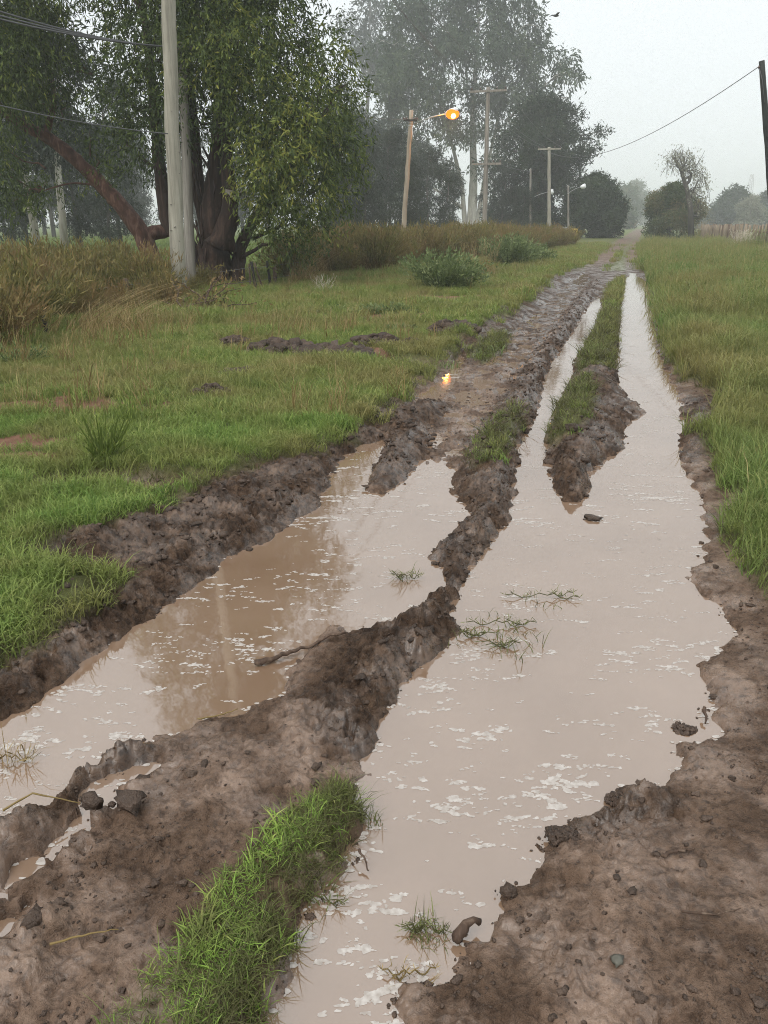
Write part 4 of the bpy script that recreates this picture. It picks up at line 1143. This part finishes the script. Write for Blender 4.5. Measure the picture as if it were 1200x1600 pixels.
def gz(u, v):
    p = P(u, v); h = float(terrain(np.array([p.x]), np.array([p.y]))['h'][0])
    return Vector((p.x, p.y, h))
def clod(u, v, r, label, seed, flat=.6, group=None, parts=7, mat='clod'):
    p = gz(u, v); p.z = max(p.z, 0.0); mb = MB(); R = np.random.default_rng(seed)
    if parts <= 3:
        lump(mb, p + Vector((0, 0, r * .25)), r, seed, flat, .4)
    m = parts * 14 if parts > 3 else parts * 3
    for j in range(m):                       # a heap of crumbled pieces
        a = R.random() * 6.28; q = math.sqrt(R.random()) if parts > 3 else R.uniform(.7, 1.2)
        hz = flat * r * .75 * max(0.0, 1 - q * q)
        rr = r * (R.uniform(.10, .30) if parts > 3 else R.uniform(.10, .28))
        lump(mb, (p.x + math.cos(a) * q * r * 1.35, p.y + math.sin(a) * q * r * .95, p.z + hz * R.uniform(.6, 1.05)), rr, seed * 7 + j, .75, R.random() * .8)
    o = mb.obj('mud_clod', M[mat], None, True, p); o.location = p
    tag(o, label, 'mud clod', group)
clod(224, 1226, .032, 'large dark mud clod in the small pool on the near bank', 21, .8, parts=2)
clod(152, 1286, .034, 'rounded mud clod left of the near bank pools', 22, .6, parts=2)
clod(206, 1284, .034, 'smooth rounded mud lump below the small pool', 23, .6, parts=2)
clod(60, 1478, .026, 'dark mud clod beside the lowest little pool', 24, .6, parts=3)
clod(926, 811, .035, 'lone dark clod poking out of the big puddle', 25, .45, parts=3)
clod(708, 536, .26, 'dark mud mound on the verge left of the glossy ruts', 27, .6, parts=7)
clod(440, 562, .30, 'dark earth mound on the left verge nearest the pale pole', 28, .45, parts=7)
clod(520, 570, .32, 'low earth mound in the middle of the left verge mounds', 29, .32, parts=9)
clod(588, 553, .26, 'dark earth mound right of the low one on the verge', 30, .6, parts=7)
clod(640, 552, .15, 'small dark mound between the verge mounds and the glossy ruts', 31, .6, parts=5)
clod(332, 634, .13, 'dark tufted earth clod alone on the left verge', 32, .7, parts=6)
clod(370, 553, .17, 'dark greenish clod on the verge below the fallen branch', 33, .6, parts=6)
clod(378, 602, .17, 'flat brown heap of torn turf on the left verge', 34, .3, parts=9)
clod(965, 1253, .028, 'dark mud lump on the right bank edge', 35, .7, parts=8)
clod(880, 1318, .035, 'crumbling dark mud lip on the right bank of the big puddle', 36, .4, parts=10)
clod(795, 1402, .022, 'single brown clod at the notch of the right bank', 37, .9, parts=1)
clod(960, 1533, .013, 'small greenish pebble on the smooth right-hand mud', 38, .8, parts=0, mat='stone')
clod(886, 1504, .009, 'small dark pebble on the smooth right-hand mud', 39, .9, parts=0)
clod(1070, 1140, .03, 'dark mud notch lump by the right water edge', 40, .35, parts=6)

def stick(name, pts, r, label, mat='twig', lift=.012, zs=None):
    P3 = []
    for i, (u, v) in enumerate(pts):
        p = gz(u, v); p.z = max(p.z, 0.0) + lift + (zs[i] if zs else 0); P3.append(p)
    mb = MB(); A = np.array([tuple(p) for p in P3])
    s = np.linspace(0, len(A) - 1, 5 * (len(A) - 1) + 1); k = np.minimum(s.astype(int), len(A) - 2); f = (s - k)[:, None]
    q = A[k] * (1 - f) + A[k + 1] * f + RNG.normal(size=(len(s), 3)) * r * .35
    mb.tube(q, np.linspace(r, r * .45, len(q)), 7, .12)
    o = mb.obj(name, M[mat], None, True, P3[0]); o.location = P3[0]
    tag(o, label, 'stick')
stick('stick', [(400, 1040), (440, 1032), (480, 1020), (540, 1008)], .011, 'long dark stick lying from the left puddle onto the mud bank', zs=[0, .01, .02, .02])
stick('stick', [(712, 1476), (745, 1455)], .017, 'short thick piece of wood at the right bank of the big puddle', lift=.02, zs=[0, .02])
stick('stick', [(1098, 1118), (1103, 1135)], .006, 'small dark twig by the notch in the right bank', zs=[.02, 0])
stick('stick', [(560, 1348), (568, 1352), (576, 1368)], .004, 'dark bent twig sticking out beside the centre strip', zs=[.03, .02, .0])
stick('straw_stalk', [(12, 1300), (60, 1285), (130, 1275)], .0035, 'pale straw stalk across the mud lumps at the lower left', 'straw', .045)
stick('straw_stalk', [(85, 1508), (135, 1492), (190, 1478)], .003, 'pale straw stalk on the smooth mud left of the centre strip', 'straw')
stick('straw_stalk', [(310, 1135), (345, 1122), (372, 1112)], .003, 'straw stalk at the near edge of the left puddle', 'straw')
stick('twig', [(1060, 1460), (1110, 1462), (1150, 1455)], .003, 'thin dark root lying on the right-hand mud')
stick('twig', [(1030, 1362), (1052, 1358), (1078, 1355)], .006, 'dark sliver of wood on the right-hand mud')
stick('twig', [(1170, 1265), (1188, 1250), (1200, 1236)], .003, 'thin curved root at the right edge of the mud')

def drowned(u, v, n, rad, h, label, seed, mat='drowned', lean=1.1, w=.0035, runners=3):
    p = P(u, v); R = np.random.default_rng(seed); mb = MB()
    blades(mb, n, rad, h * .5, h, w, lean, R, 0, .6)
    for k in range(runners):
        a = R.uniform(-.5, .5) + (math.pi if R.random() < .5 else 0); L = rad * R.uniform(.8, 1.6)
        e = np.array([math.cos(a) * L, math.sin(a) * L * .5, .004]); pts = np.linspace([0, 0, .01], e, 6); pts[:, 2] += .012 * np.sin(np.linspace(0, 9, 6)) + .006
        mb.tube(pts, .0022, 4, 0, .2)
        for q in pts[1:]: mb.leaves(np.tile(q, (4, 1)), R.normal(size=(4, 3)) * [1, 1, .3] + [0, 0, .7], h * .5, w, R.random(4), R)
    o = mb.obj('grass_clump', M[mat], None, False); o.location = p
    tag(o, label, 'grass')
drowned(812, 1010, 34, .13, .075, 'sparse drowned grass clump in the middle of the big puddle', 500)
drowned(785, 978, 24, .10, .07, 'drowned grass trailing from the mud ridge into the big puddle', 501)
drowned(715, 995, 22, .10, .06, 'muddy grass fringe at the foot of the ridge by the big puddle', 502)
drowned(855, 935, 12, .12, .06, 'few grass blades standing in the big puddle beyond the drowned clump', 503)
drowned(636, 905, 10, .05, .09, 'thin grass sprig standing in the left puddle near the ridge', 504)
drowned(668, 1458, 90, .05, .045, 'olive grass tuft at the near end of the big puddle', 505, 'drowned', 1.2, .0028, 4)
drowned(640, 1530, 26, .05, .03, 'low brown grass at the near water edge', 507, 'straw', 1.4, .0025, 3)
drowned(20, 1190, 26, .07, .12, 'dry brown grass stems rising from the puddle at the left edge', 508, 'straw', .9, .003, 2)
drowned(572, 1285, 30, .05, .06, 'limp muddy grass hanging off the centre strip edge', 509, 'mud_grass', 1.3)
drowned(500, 1410, 30, .05, .05, 'muddy grass drooping into the water below the centre strip', 510, 'mud_grass', 1.3)
drowned(760, 555, 60, .22, .16, 'green grass tussock on the edge of the glossy ruts', 512, 'weed_green', .8, .012, 0)
drowned(700, 575, 40, .15, .12, 'small grass tussock beside the narrow rut pool', 513, 'weed_green', .8, .012, 0)

# ------------------------------------------------------------------ shrubs, weeds, tussocks
def shrub_mesh(seed, h=1.2, w=.9, stems=60, per=16, leaf=(.09, .014), arch=.35, upl=.9):
    R = np.random.default_rng(seed); mb = MB()
    a = R.random(stems) * 2 * np.pi; sp = R.random(stems) ** .6
    hh = h * R.uniform(.55, 1.05, stems) * (1 - .25 * sp)
    e = np.stack([np.cos(a) * w * sp, np.sin(a) * w * sp, hh], 1)
    b = np.stack([np.cos(a) * .12 * w, np.sin(a) * .12 * w, np.zeros(stems)], 1)
    for k in range(stems):
        m = (b[k] + e[k]) / 2 + [0, 0, h * .10]
        mb.tube([b[k], m, e[k]], [.010, .006, .003], 3, 0, .15, False)
    k = np.repeat(np.arange(stems), per); s = R.uniform(.22, 1.02, len(k))[:, None]
    mid = (b + e) / 2 + [0, 0, h * .10]
    p = (1 - s) ** 2 * b[k] + 2 * s * (1 - s) * mid[k] + s * s * e[k] + R.normal(size=(len(k), 3)) * .035 * h
    d = (e - b)[k] / h * .8 + R.normal(size=(len(k), 3)) * .45; d[:, 2] += upl * .5
    t = np.clip(R.normal(.45, .14, stems)[k] + R.normal(size=len(k)) * .14, .02, .98)
    mb.leaves(p, d, leaf[0] * R.uniform(.6, 1.4, len(k)), leaf[1], t, R)
    return mb
def shrub(name, loc, me, mat, label, cat, sc=1.0, group=None):
    o = mesh_obj(name, me, None); o.location = loc; o.scale = (sc * RNG.uniform(.85, 1.2), sc * RNG.uniform(.85, 1.2), sc); o.rotation_euler = (RNG.normal() * .05, RNG.normal() * .05, RNG.random() * 6.28)
    return tag(o, label, cat, group)
def build_shrubs():
    broom = []
    for k in range(5):
        me = shrub_mesh(600 + k, 1.25, .85, 80, 30, (.13, .022)).mesh('broom_shrub', False); me.materials.append(M['broom']); broom.append(me)
    L, G = 'olive-brown feathery shrub in the overgrown belt along the left fence', 'shrub belt along the left fence'
    R = np.random.default_rng(620)
    spots = []
    # belt right of the big gum: follows the fence into the distance
    for k in range(120):
        f = R.random() ** .8
        u = 445 + 435 * f + R.normal() * 8; v0 = 451 - 60 * f
        v = v0 - R.random() * (26 * (1 - f) + 6)
        if 640 < u < 730 and v > 418: continue
        spots.append((u, v, R.uniform(.85, 1.4)))
    for u, v, s in spots: shrub('broom_shrub', P(u, v), broom[R.integers(0, 5)], None, L, 'shrub', s, G)
    L2, G2 = 'brown-green brush heap below the leaning gum at the left edge', 'brush below the leaning gum'
    for u, v, s in [(-15, 520, .95), (20, 505, .7), (45, 480, .85), (-40, 490, 1.0), (85, 470, .85), (120, 485, .7), (150, 470, .85), (190, 480, .75), (215, 465, .85), (235, 480, .7), (255, 490, .55), (105, 455, .75), (175, 455, .7), (60, 455, .7), (25, 470, .8), (-10, 560, .7), (30, 530, .8), (75, 505, .75), (-30, 540, .9), (110, 510, .6), (140, 498, .7), (5, 545, .6), (245, 462, .75), (205, 500, .5), (300, 470, .5), (318, 458, .45)]:
        shrub('brush_shrub', P(u, v), broom[R.integers(0, 5)], None, L2, 'shrub', s * R.uniform(.85, 1.45), G2)
    def leafy(seed, h, w, n, leaf, mat): 
        me = shrub_mesh(seed, h, w, int(n * 1.5), 34, (leaf[0] * .6, leaf[1] * .6), upl=.4).mesh('leafy', False); me.materials.append(M[mat]); return me
    shrub('leafy_bush', P(693, 462), leafy(640, 1.05, 1.0, 90, (.15, .06), 'weed_green'), None, 'grey-green leafy bush in front of the brown shrub belt', 'bush')
    shrub('leafy_bush', P(800, 421), leafy(641, 1.25, 1.3, 90, (.2, .08), 'weed_green'), None, 'bright green leafy bush farther along the shrub belt', 'bush')
    shrub('leafy_bush', P(835, 415), leafy(642, .8, 1.0, 60, (.2, .07), 'weed_green'), None, 'low dark green bush right of the bright green one', 'bush')
    shrub('leafy_bush', P(30, 585), leafy(643, .35, .4, 40, (.06, .025), 'weed_green'), None, 'low dark weed under the brush at the left edge', 'bush')
    shrub('broom_weed', P(163, 742), shrub_mesh_y(650), None, 'lone wispy yellow-green weed standing on the left verge', 'weed')
    shrub('broom_weed', P(205, 690), shrub_mesh_y(651), None, 'fainter yellow-green weed behind the lone wispy one', 'weed', .75)
    shrub('broom_weed', P(520, 950 - 450), leafy(652, .22, .5, 40, (.10, .05), 'weed_green'), None, 'broad-leaved green weed in the middle of the left verge', 'weed')
    shrub('broom_weed', P(608, 500), leafy(653, .28, .45, 40, (.12, .05), 'weed_green'), None, 'broad-leaved weed left of the bare patch on the verge', 'weed')
    shrub('broom_weed', P(618, 530), leafy(654, .2, .35, 40, (.10, .04), 'weed_green'), None, 'small leafy weed above the verge mounds', 'weed')
def shrub_mesh_y(seed):
    me = shrub_mesh(seed, .5, .19, 40, 18, (.05, .0045), upl=1.4).mesh('weed', False); me.materials.append(M['weed_yellow']); return me
build_shrubs()

def tussock(u, v, n, rad, h, label, seed, mat='straw', lean=.7, w=.010, wind=(0, 0), sc=1.0, heads=.25):
    p = P(u, v); p.z = .04; R = np.random.default_rng(seed); mb = MB()
    blades(mb, n, rad, h * .55, h, w, lean, R, heads, .9)
    vv = np.concatenate(mb.v)
    o = mb.obj('grass_tussock', M[mat], None, False); o.location = p; o.scale = (sc, sc, sc)
    me = o.data; co = np.zeros(len(me.vertices) * 3, np.float32); me.vertices.foreach_get('co', co); co = co.reshape(-1, 3)
    z = np.maximum(co[:, 2], 0) / h
    co[:, 0] += wind[0] * z ** 1.6; co[:, 1] += wind[1] * z ** 1.6; co[:, 2] *= 1 - .25 * min(1, abs(wind[0])) * z
    me.vertices.foreach_set('co', co.ravel()); me.update()
    tag(o, label, 'grass')
tussock(150, 528, 150, .40, .75, 'golden dry tussock combed to the right below the brush', 700, wind=(.75, 0))
tussock(70, 538, 120, .45, .5, 'dull straw tussock at the foot of the brush near the left edge', 701, wind=(.25, 0))
tussock(205, 516, 110, .30, .5, 'short golden tussock trailing right of the combed one', 702, wind=(.55, -.1))
tussock(10, 560, 220, .4, .5, 'greenish rank grass tuft at the far left edge', 703, 'weed_yellow')
tussock(470, 452, 200, .35, .85, 'arching straw tussock beside the black fence posts', 704, wind=(.5, 0))
tussock(585, 432, 220, .45, .7, 'fluffy beige tussock at the front of the shrub belt', 705, heads=.6)
tussock(505, 464, 60, .20, .34, 'pale cream plume tuft at the edge of the shrub belt', 706, 'plume', 1.2, .012, heads=.5)
tussock(745, 440, 220, .6, .8, 'brownish grass tussock right of the grey-green bush', 707, heads=.5)
tussock(1178, 398, 380, .75, .95, 'dark green tussock at the foot of the stake fence', 708, 'tall', .6, .02)
tussock(1160, 393, 300, .45, .85, 'pale straw heap left of the dark tussock by the stake fence', 709, 'plume', 1.1, .03, heads=.7)
tussock(1120, 380, 260, .8, 1.0, 'straw-coloured tussock halfway along the stake fence', 710, 'straw', .6, .03)
tussock(1095, 374, 260, .9, 1.3, 'brown tussock at the far end of the stake fence', 711, 'broom', .6, .03)

def fallen_branch():
    base = P(300, 500); base.z = .05
    R = np.random.default_rng(720); mb = MB(); fm = MB()
    t = thing('fallen_branch', base, 'dead brown branch with curled leaves fallen beside the pale pole', 'branch')
    for k in range(16):
        a = R.uniform(-.6, 2.4); L = R.uniform(.5, 1.5); z = R.uniform(.1, .8)
        e = np.array([base.x + math.cos(a) * L * .9, base.y + math.sin(a) * L * .5, z])
        p = limb_path(base + Vector((R.normal() * .25, R.normal() * .15, .02)), e, 6, .08, .12)
        mb.tube(p, np.linspace(.018, .005, 6), 5, .1)
        q = np.repeat(p[2:], 7, 0) + R.normal(size=(28, 3)) * .07
        fm.leaves(q, R.normal(size=(28, 3)) + [0, 0, -.5], .11, .03, R.random(28), R)
    mb.obj('branch', M['twig'], t, True, base)
    fm.obj('dead_leaves', M['broom'], t, False, base)
fallen_branch()

# ------------------------------------------------------------------ poles, lamps, wires
def shaft(t, base, top, r0, r1, mat, rough=.03, sides=14):
    mb = MB(); mb.tube(limb_path(base, top, 14, 0, .003), np.linspace(r0, r1, 14), sides, rough)
    mb.obj('shaft', M[mat], t, True, base)
def insulator(t, p, base, s=1.0):
    mb = MB()
    mb.tube([p, p + Vector((0, 0, .05 * s)), p + Vector((0, 0, .051 * s)), p + Vector((0, 0, .10 * s)), p + Vector((0, 0, .12 * s)), p + Vector((0, 0, .16 * s))], np.array([.02, .02, .055, .06, .035, .03]) * s, 8)
    mb.obj('insulator', M['ceramic'], t, True, base)
ROADX = Vector((math.cos(.306), -math.sin(.306), 0))      # across the track
def utility_pole(base, top, label, r0=.15, r1=.10, mat='pole_grey', arms=(), group=None, ins=True):
    t = thing('utility_pole', base, label, 'utility pole', group)
    shaft(t, base, top, r0, r1, mat)
    pts = []
    for f, half in arms:
        c = base + (top - base) * f
        mb = MB(); mb.box(c + Vector((0, -.13, 0)), (half * 2, .10, .12), -.306); mb.obj('crossarm', M[mat], t, False, base)
        for s in (-.92, -.45, .45, .92):
            q = c + Vector((0, -.13, .06)) + ROADX * half * s
            if ins: insulator(t, q, base)
            pts.append(q + Vector((0, 0, .15)))
    return t, pts
def sag_wire(a, b, sag, label, r=.012, group=None):
    s = np.linspace(0, 1, 28)[:, None]; a_, b_ = np.array(tuple(a)), np.array(tuple(b))
    p = a_ + (b_ - a_) * s; p[:, 2] -= (sag * 4 * s * (1 - s))[:, 0]
    mb = MB(); mb.tube(p, r, 5); o = mb.obj('overhead_wire', M['wire'], None, True, a); o.location = a
    tag(o, label, 'wire', group)
baseA = P(281, 476); DA = baseA.y
topA = PD(236, -620, DA)
poleA, insA = utility_pole(baseA, topA, 'thick pale weathered pole in front of the big gum tree', .155, .10, 'pole_pale')
insA = [topA + Vector((dx, -.12, dz)) for dx, dz in ((-.12, -.3), (-.12, -.9), (.12, -1.4), (.12, -.6))]
for q in insA: insulator(poleA, q - Vector((0, 0, .12)), baseA)
baseA2 = XD(299, DA + 2.6, .05)
topA2 = PD(284, 66, DA + 2.6)
poleA2, _ = utility_pole(baseA2, topA2, 'thinner pole standing just behind the thick pale one', .125, .095, 'pole_grey')
rk = MB(); c2 = PD(284, 82, DA + 2.45); rk.box(c2, (.55, .06, .06), .2); rk.obj('crossarm', M['pole_dark'], poleA2, False, baseA2)
for dx in (-.22, 0, .22): insulator(poleA2, c2 + Vector((dx, -.02, .03)), baseA2, .7)
# knots on the thick pole
for k in range(26):
    f = RNG.uniform(.03, .42); a = RNG.uniform(math.pi * .9, math.pi * 2.1); c = baseA + (topA - baseA) * f; rr = .155 - .055 * f
    mb = MB(); lump(mb, c + Vector((math.cos(a) * rr, math.sin(a) * rr, 0)), RNG.uniform(.010, .022), 800 + k, .9)
    mb.obj('knot', M['pole_grey'], poleA, True, baseA)

def street_lamp(base, top, elbow, tip, label, lit=False, mat='pole_grey', r0=.12, r1=.085, sc=1.0):
    t = thing('street_lamp', base, label, 'street lamp')
    shaft(t, base, top, r0, r1, mat)
    mb = MB(); e2 = (elbow + tip) / 2 + Vector((0, 0, .06)); mb.tube([elbow, e2, tip], [.035 * sc, .03 * sc, .028 * sc], 8); mb.obj('arm', M['steel'], t, True, base)
    for dz in (.0, .12):
        mb = MB(); f = (elbow.z + .05 - dz - base.z) / (top.z - base.z); c = base + (top - base) * f
        mb.tube([c + Vector((0, 0, -.02)), c + Vector((0, 0, .02))], r1 * 1.25, 12); mb.obj('clamp', M['steel'], t, True, base)
    d = (tip - elbow).normalized()
    hd = MB()
    A = np.array(tuple(tip)); dv = np.array(tuple(d))
    hd.tube([A - dv * .05, A + dv * .08, A + dv * .30 * sc, A + dv * .55 * sc, A + dv * .66 * sc], np.array([.04, .10, .15, .14, .04]) * sc, 10)
    h = hd.obj('lamp_head', M['lamp_white'], t, True, base)
    bm = MB(); c = A + dv * .36 * sc - np.array([0, 0, .14 * sc])
    v, f = ICO; bm.add(v * np.array([.36, .28, .25]) * sc + c, None, f)
    b = bm.obj('bowl', M['bowl'] if lit else M['lamp_white'], h, True, base)
    if lit:
        b2 = MB(); b2.add(v * np.array([.15, .14, .15]) * sc + c + np.array([.02, -.16, -.08]), None, f); b2.obj('bulb', M['glow'], h, True, base)
        ld = bpy.data.lights.new('lamp_light', 'POINT'); ld.energy = 130; ld.color = (1.0, .42, .08); ld.shadow_soft_size = .2
        lo = bpy.data.objects.new('lamp_light', ld); lo.location = Vector(c) - Vector((0, 0, .45)) - base; link(lo, t)
    return t
DB = P(628, 396).y
bB = P(628, 396)
lampB = street_lamp(bB, PD(643, 172, DB), PD(646, 194, DB), PD(697, 177, DB - .6), 'lit orange street lamp on a leaning wooden pole', True, 'pole_warm', .145, .105, 1.0)
cB = PD(641, 188, DB - .12)
mb = MB(); mb.box(cB, (.7, .08, .09), .1); mb.obj('bracket', M['pole_dark'], lampB, False, bB)
for dx in (-.33, -.2, .25, .36): insulator(lampB, cB + Vector((dx, 0, .02)), bB, .8)
mb = MB(); mb.tube([PD(644, 200, DB - .15), PD(645, 222, DB - .15)], .022, 6); mb.obj('conduit', M['steel'], lampB, True, bB)
D2, D3 = 76.0, 79.0
street_lamp(XD(828, D2, .1), PD(829, 264, D2), PD(832, 309, D2), PD(856, 300, D2), 'unlit street lamp with slanting arm left of the far crossarm pole', False, 'pole_grey', .12, .08, .8)
street_lamp(XD(888, D3, .1), PD(888, 290, D3), PD(889, 301, D3), PD(907, 292, D3), 'unlit street lamp in front of the rounded evergreen', False, 'pole_grey', .11, .08, .8)

DC = 54.0
pC, iC = utility_pole(XD(756, DC, .1), PD(763, 136, DC), 'tall grey pole with two crossarms right of the lit lamp', .17, .12, 'pole_grey', arms=[(.975, 1.15), (.535, .95)])
DD = 74.0
pD, iD = utility_pole(XD(858, DD, .1), PD(858, 230, DD), 'pale pole with one crossarm in front of the conifer', .17, .13, 'pole_pale', arms=[(.98, 1.0)])
DE = 130.0
pE, iE = utility_pole(XD(904, DE, .1), PD(906, 254, DE), 'thin crossarm pole rising above the rounded evergreen', .16, .12, 'pole_grey', arms=[(.98, 1.2)], ins=False)
DF = 195.0
pF, iF = utility_pole(XD(938, DF, .1), PD(939, 274, DF), 'farthest small crossarm pole behind the rounded evergreen', .17, .13, 'pole_grey', arms=[(.98, 1.3)], ins=False)
DG = 29.0
bG = XD(1212, DG, .1); tG = PD(1190, 95, DG)
pG, _ = utility_pole(bG, tG, 'dark pole cut off by the right edge of the photo', .115, .09, 'pole_dark')
gi = PD(1186, 104, DG - .05); insulator(pG, gi - Vector((0, 0, .08)), bG, .7)
mb = MB(); mb.tube([gi, PD(1191, 125, DG - .12), PD(1195, 160, DG - .12)], .012, 5); mb.obj('hanging_cable', M['wire'], pG, True, bG)
W = 'overhead wire from the thick pale pole to the two-armed pole'
ends = ['leftmost', 'second', 'third', 'rightmost']
for k in (0, 1, 3): sag_wire(insA[k], iC[k], .7, ends[k] + ' ' + W)
for k in (0, 1, 3): sag_wire(iC[k], iD[k], .5, ends[k] + ' wire between the two-armed pole and the pale far pole')
for k in (0, 3): sag_wire(iD[k], iE[k], .4, ends[k] + ' wire from the pale far pole to the thin one', .010)
for k in (0, 3): sag_wire(iE[k], iF[k], .4, ends[k] + ' wire between the two farthest poles', .010)
sag_wire(gi, PD(858, 238, DD), 1.3, 'single wire from the dark right-hand pole across the sky to the far poles', .014)
for k, (v, z) in enumerate([(8, 0), (20, .02), (30, .04)]):
    sag_wire(PD(-140, v - 38, DA - 4), c2 + Vector((-.22 + .22 * k, 0, .1)), .15, ['upper', 'middle', 'lower'][k] + ' wire entering at the top left towards the thinner pole', .016)
sag_wire(PD(-140, 128, DA - 3), PD(262, 209, DA - .2), .1, 'low single wire from the left edge to the thick pale pole', .010)
sag_wire(c2 + Vector((.22, 0, .1)), cB + Vector((.25, 0, .1)), .5, 'wire from the thinner pole behind the gum to the lit lamp', .010)
sag_wire(cB + Vector((.3, 0, .1)), PD(829, 268, D2), .5, 'wire from the lit lamp pole to the next unlit lamp', .010)

# ------------------------------------------------------------------ fences
def wire_fence():
    t = thing('wire_fence', P(330, 455), 'old wire fence of mixed wooden posts under the big gum tree', 'fence')
    b0 = P(330, 455); tops = []
    for u, v, vt, r, m, lean in [(8, 520, 455, .10, 'post', .02), (75, 540, 488, .030, 'post_dark', 0), (312, 455, 422, .075, 'pole_grey', 0), (338, 452, 415, .06, 'post', .06), (322, 452, 425, .035, 'post_dark', -.05), (404, 464, 414, .035, 'post_dark', -.12), (423, 455, 412, .035, 'post_dark', -.05), (392, 458, 416, .022, 'twig', .0), (414, 462, 415, .020, 'twig', -.2), (430, 452, 418, .05, 'post', 0),
                                 (520, 432, 398, .05, 'post', 0), (200, 488, 440, .05, 'post', .03)]:
        p = P(u, v); p.z = -.1; h = (v - vt) / ppm(p.y) * 1.05
        q = p + Vector((lean, 0, h + .1)); mb = MB(); mb.tube(limb_path(p, q, 6, 0, .02), np.linspace(r * 1.05, r * .9, 6), 8, .08)
        mb.obj('post', M[m], t, True, b0); tops.append((u, q))
    tops = sorted([x for x in tops if x[0] in (8, 200, 312, 404, 423, 520)], key=lambda x: x[0])
    for a, b in zip(tops[:-1], tops[1:]):
        for dz in (.12, .42):
            mb = MB(); mb.tube([a[1] - Vector((0, .05, dz)), (a[1] + b[1]) / 2 - Vector((0, .05, dz + .03)), b[1] - Vector((0, .05, dz))], .005, 4); mb.obj('wire', M['wire'], t, True, b0)
wire_fence()
def stake_fence():
    a, b = XD(1222, 40, .0), XD(1094, 74, .0)
    t = thing('stake_fence', a, 'weathered fence of upright wooden stakes along the right-hand field', 'fence')
    n = 58
    R = np.random.default_rng(740)
    for i in range(n):
        f = i / (n - 1); p = a + (b - a) * f; h = 1.50 * R.uniform(.93, 1.04)
        wd = R.uniform(.10, .17)
        mb = MB(); mb.tube(limb_path(p - Vector((0, 0, .1)), p + Vector((R.normal() * .03, R.normal() * .03, h)), 4, 0, .02), [wd * .55, wd * .5, wd * .5, wd * .42], 6, .08)
        mb.obj('stake', M['stake'] if R.random() < .65 else M['post'], t, True, a)
    for z in (.5, 1.1):
        mb = MB(); mb.box((a + b) / 2 + Vector((.1, 0, z)), ((b - a).length, .05, .08), math.atan2((b - a).y, (b - a).x)); mb.obj('rail', M['post'], t, False, a)
stake_fence()

# ------------------------------------------------------------------ small far things
def hut():
    D = 82.0; base = XD(884, D, .1)
    t = thing('roadside_hut', base, 'small grey and yellow hut half hidden by weeds below the pale far pole', 'hut')
    w = 40 / ppm(D)
    mb = MB(); mb.box(base + Vector((-.45, 0, .5)), (1.2, 1.4, 1.0)); mb.obj('wall', M['grey_sheet'], t, False, base)
    mb = MB(); mb.box(base + Vector((.60, .1, .48)), (.8, 1.3, .95)); mb.obj('yellow_wall', M['yellow_paint'], t, False, base)
    r = MB(); r.box(base + Vector((-.45, .05, 1.05)), (1.4, 1.6, .10)); r.obj('roof', M['grey_sheet'], t, False, base)
    d = MB(); d.box(base + Vector((-.5, -.72, .4)), (.5, .05, .75)); d.obj('door', M['glass_dark'], t, False, base)
hut()
def mast():
    D = 400.0; base = XD(1163, D, 0)
    t = thing('lattice_mast', base, 'faint thin lattice mast on the horizon beyond the right-hand trees', 'mast')
    H = PD(1163, 272, D).z; mb = MB()
    for sx, sy in ((-1, -1), (1, -1), (1, 1), (-1, 1)):
        m2 = MB(); m2.tube([base + Vector((sx * 2.2, sy * 2.2, 0)), base + Vector((sx * .5, sy * .5, H))], .10, 5); m2.obj('leg', M['mast'], t, True, base)
    for k in range(9):
        f0, f1 = k / 9, (k + 1) / 9; w0, w1 = 2.2 - 1.7 * f0, 2.2 - 1.7 * f1
        for s in (-1, 1): mb.tube([base + Vector((-w0 * s, -w0, H * f0)), base + Vector((w1 * s, -w1, H * f1))], .06, 4)
    o = mb.obj('bracing', M['mast'], t, True, base); o['kind'] = 'stuff'
mast()
def bird(u, v, D, s, label):
    p = PD(u, v, D); mb = MB()
    mb.tube([(-.16, 0, 0), (-.08, 0, .01), (.02, 0, .01), (.12, 0, .02), (.18, 0, .02)], [.01, .04, .05, .03, .01], 8)
    for sy in (-1, 1):
        mb.add([(-.06, sy * .03, .02), (.08, sy * .03, .02), (.06, sy * .22, .09), (-.04, sy * .20, .09), (-.02, sy * .42, .05), (-.06, sy * .40, .045)], [[0, 1, 2, 3], [3, 2, 4, 5]])
    o = mb.obj('bird', M['bird_dark'], None, True); o.location = p; o.scale = (s, s, s); o.rotation_euler = (0, 0, .4)
    tag(o, label, 'bird')
bird(868, 25, 45, 1.2, 'small dark bird in the sky right of the tallest gum')
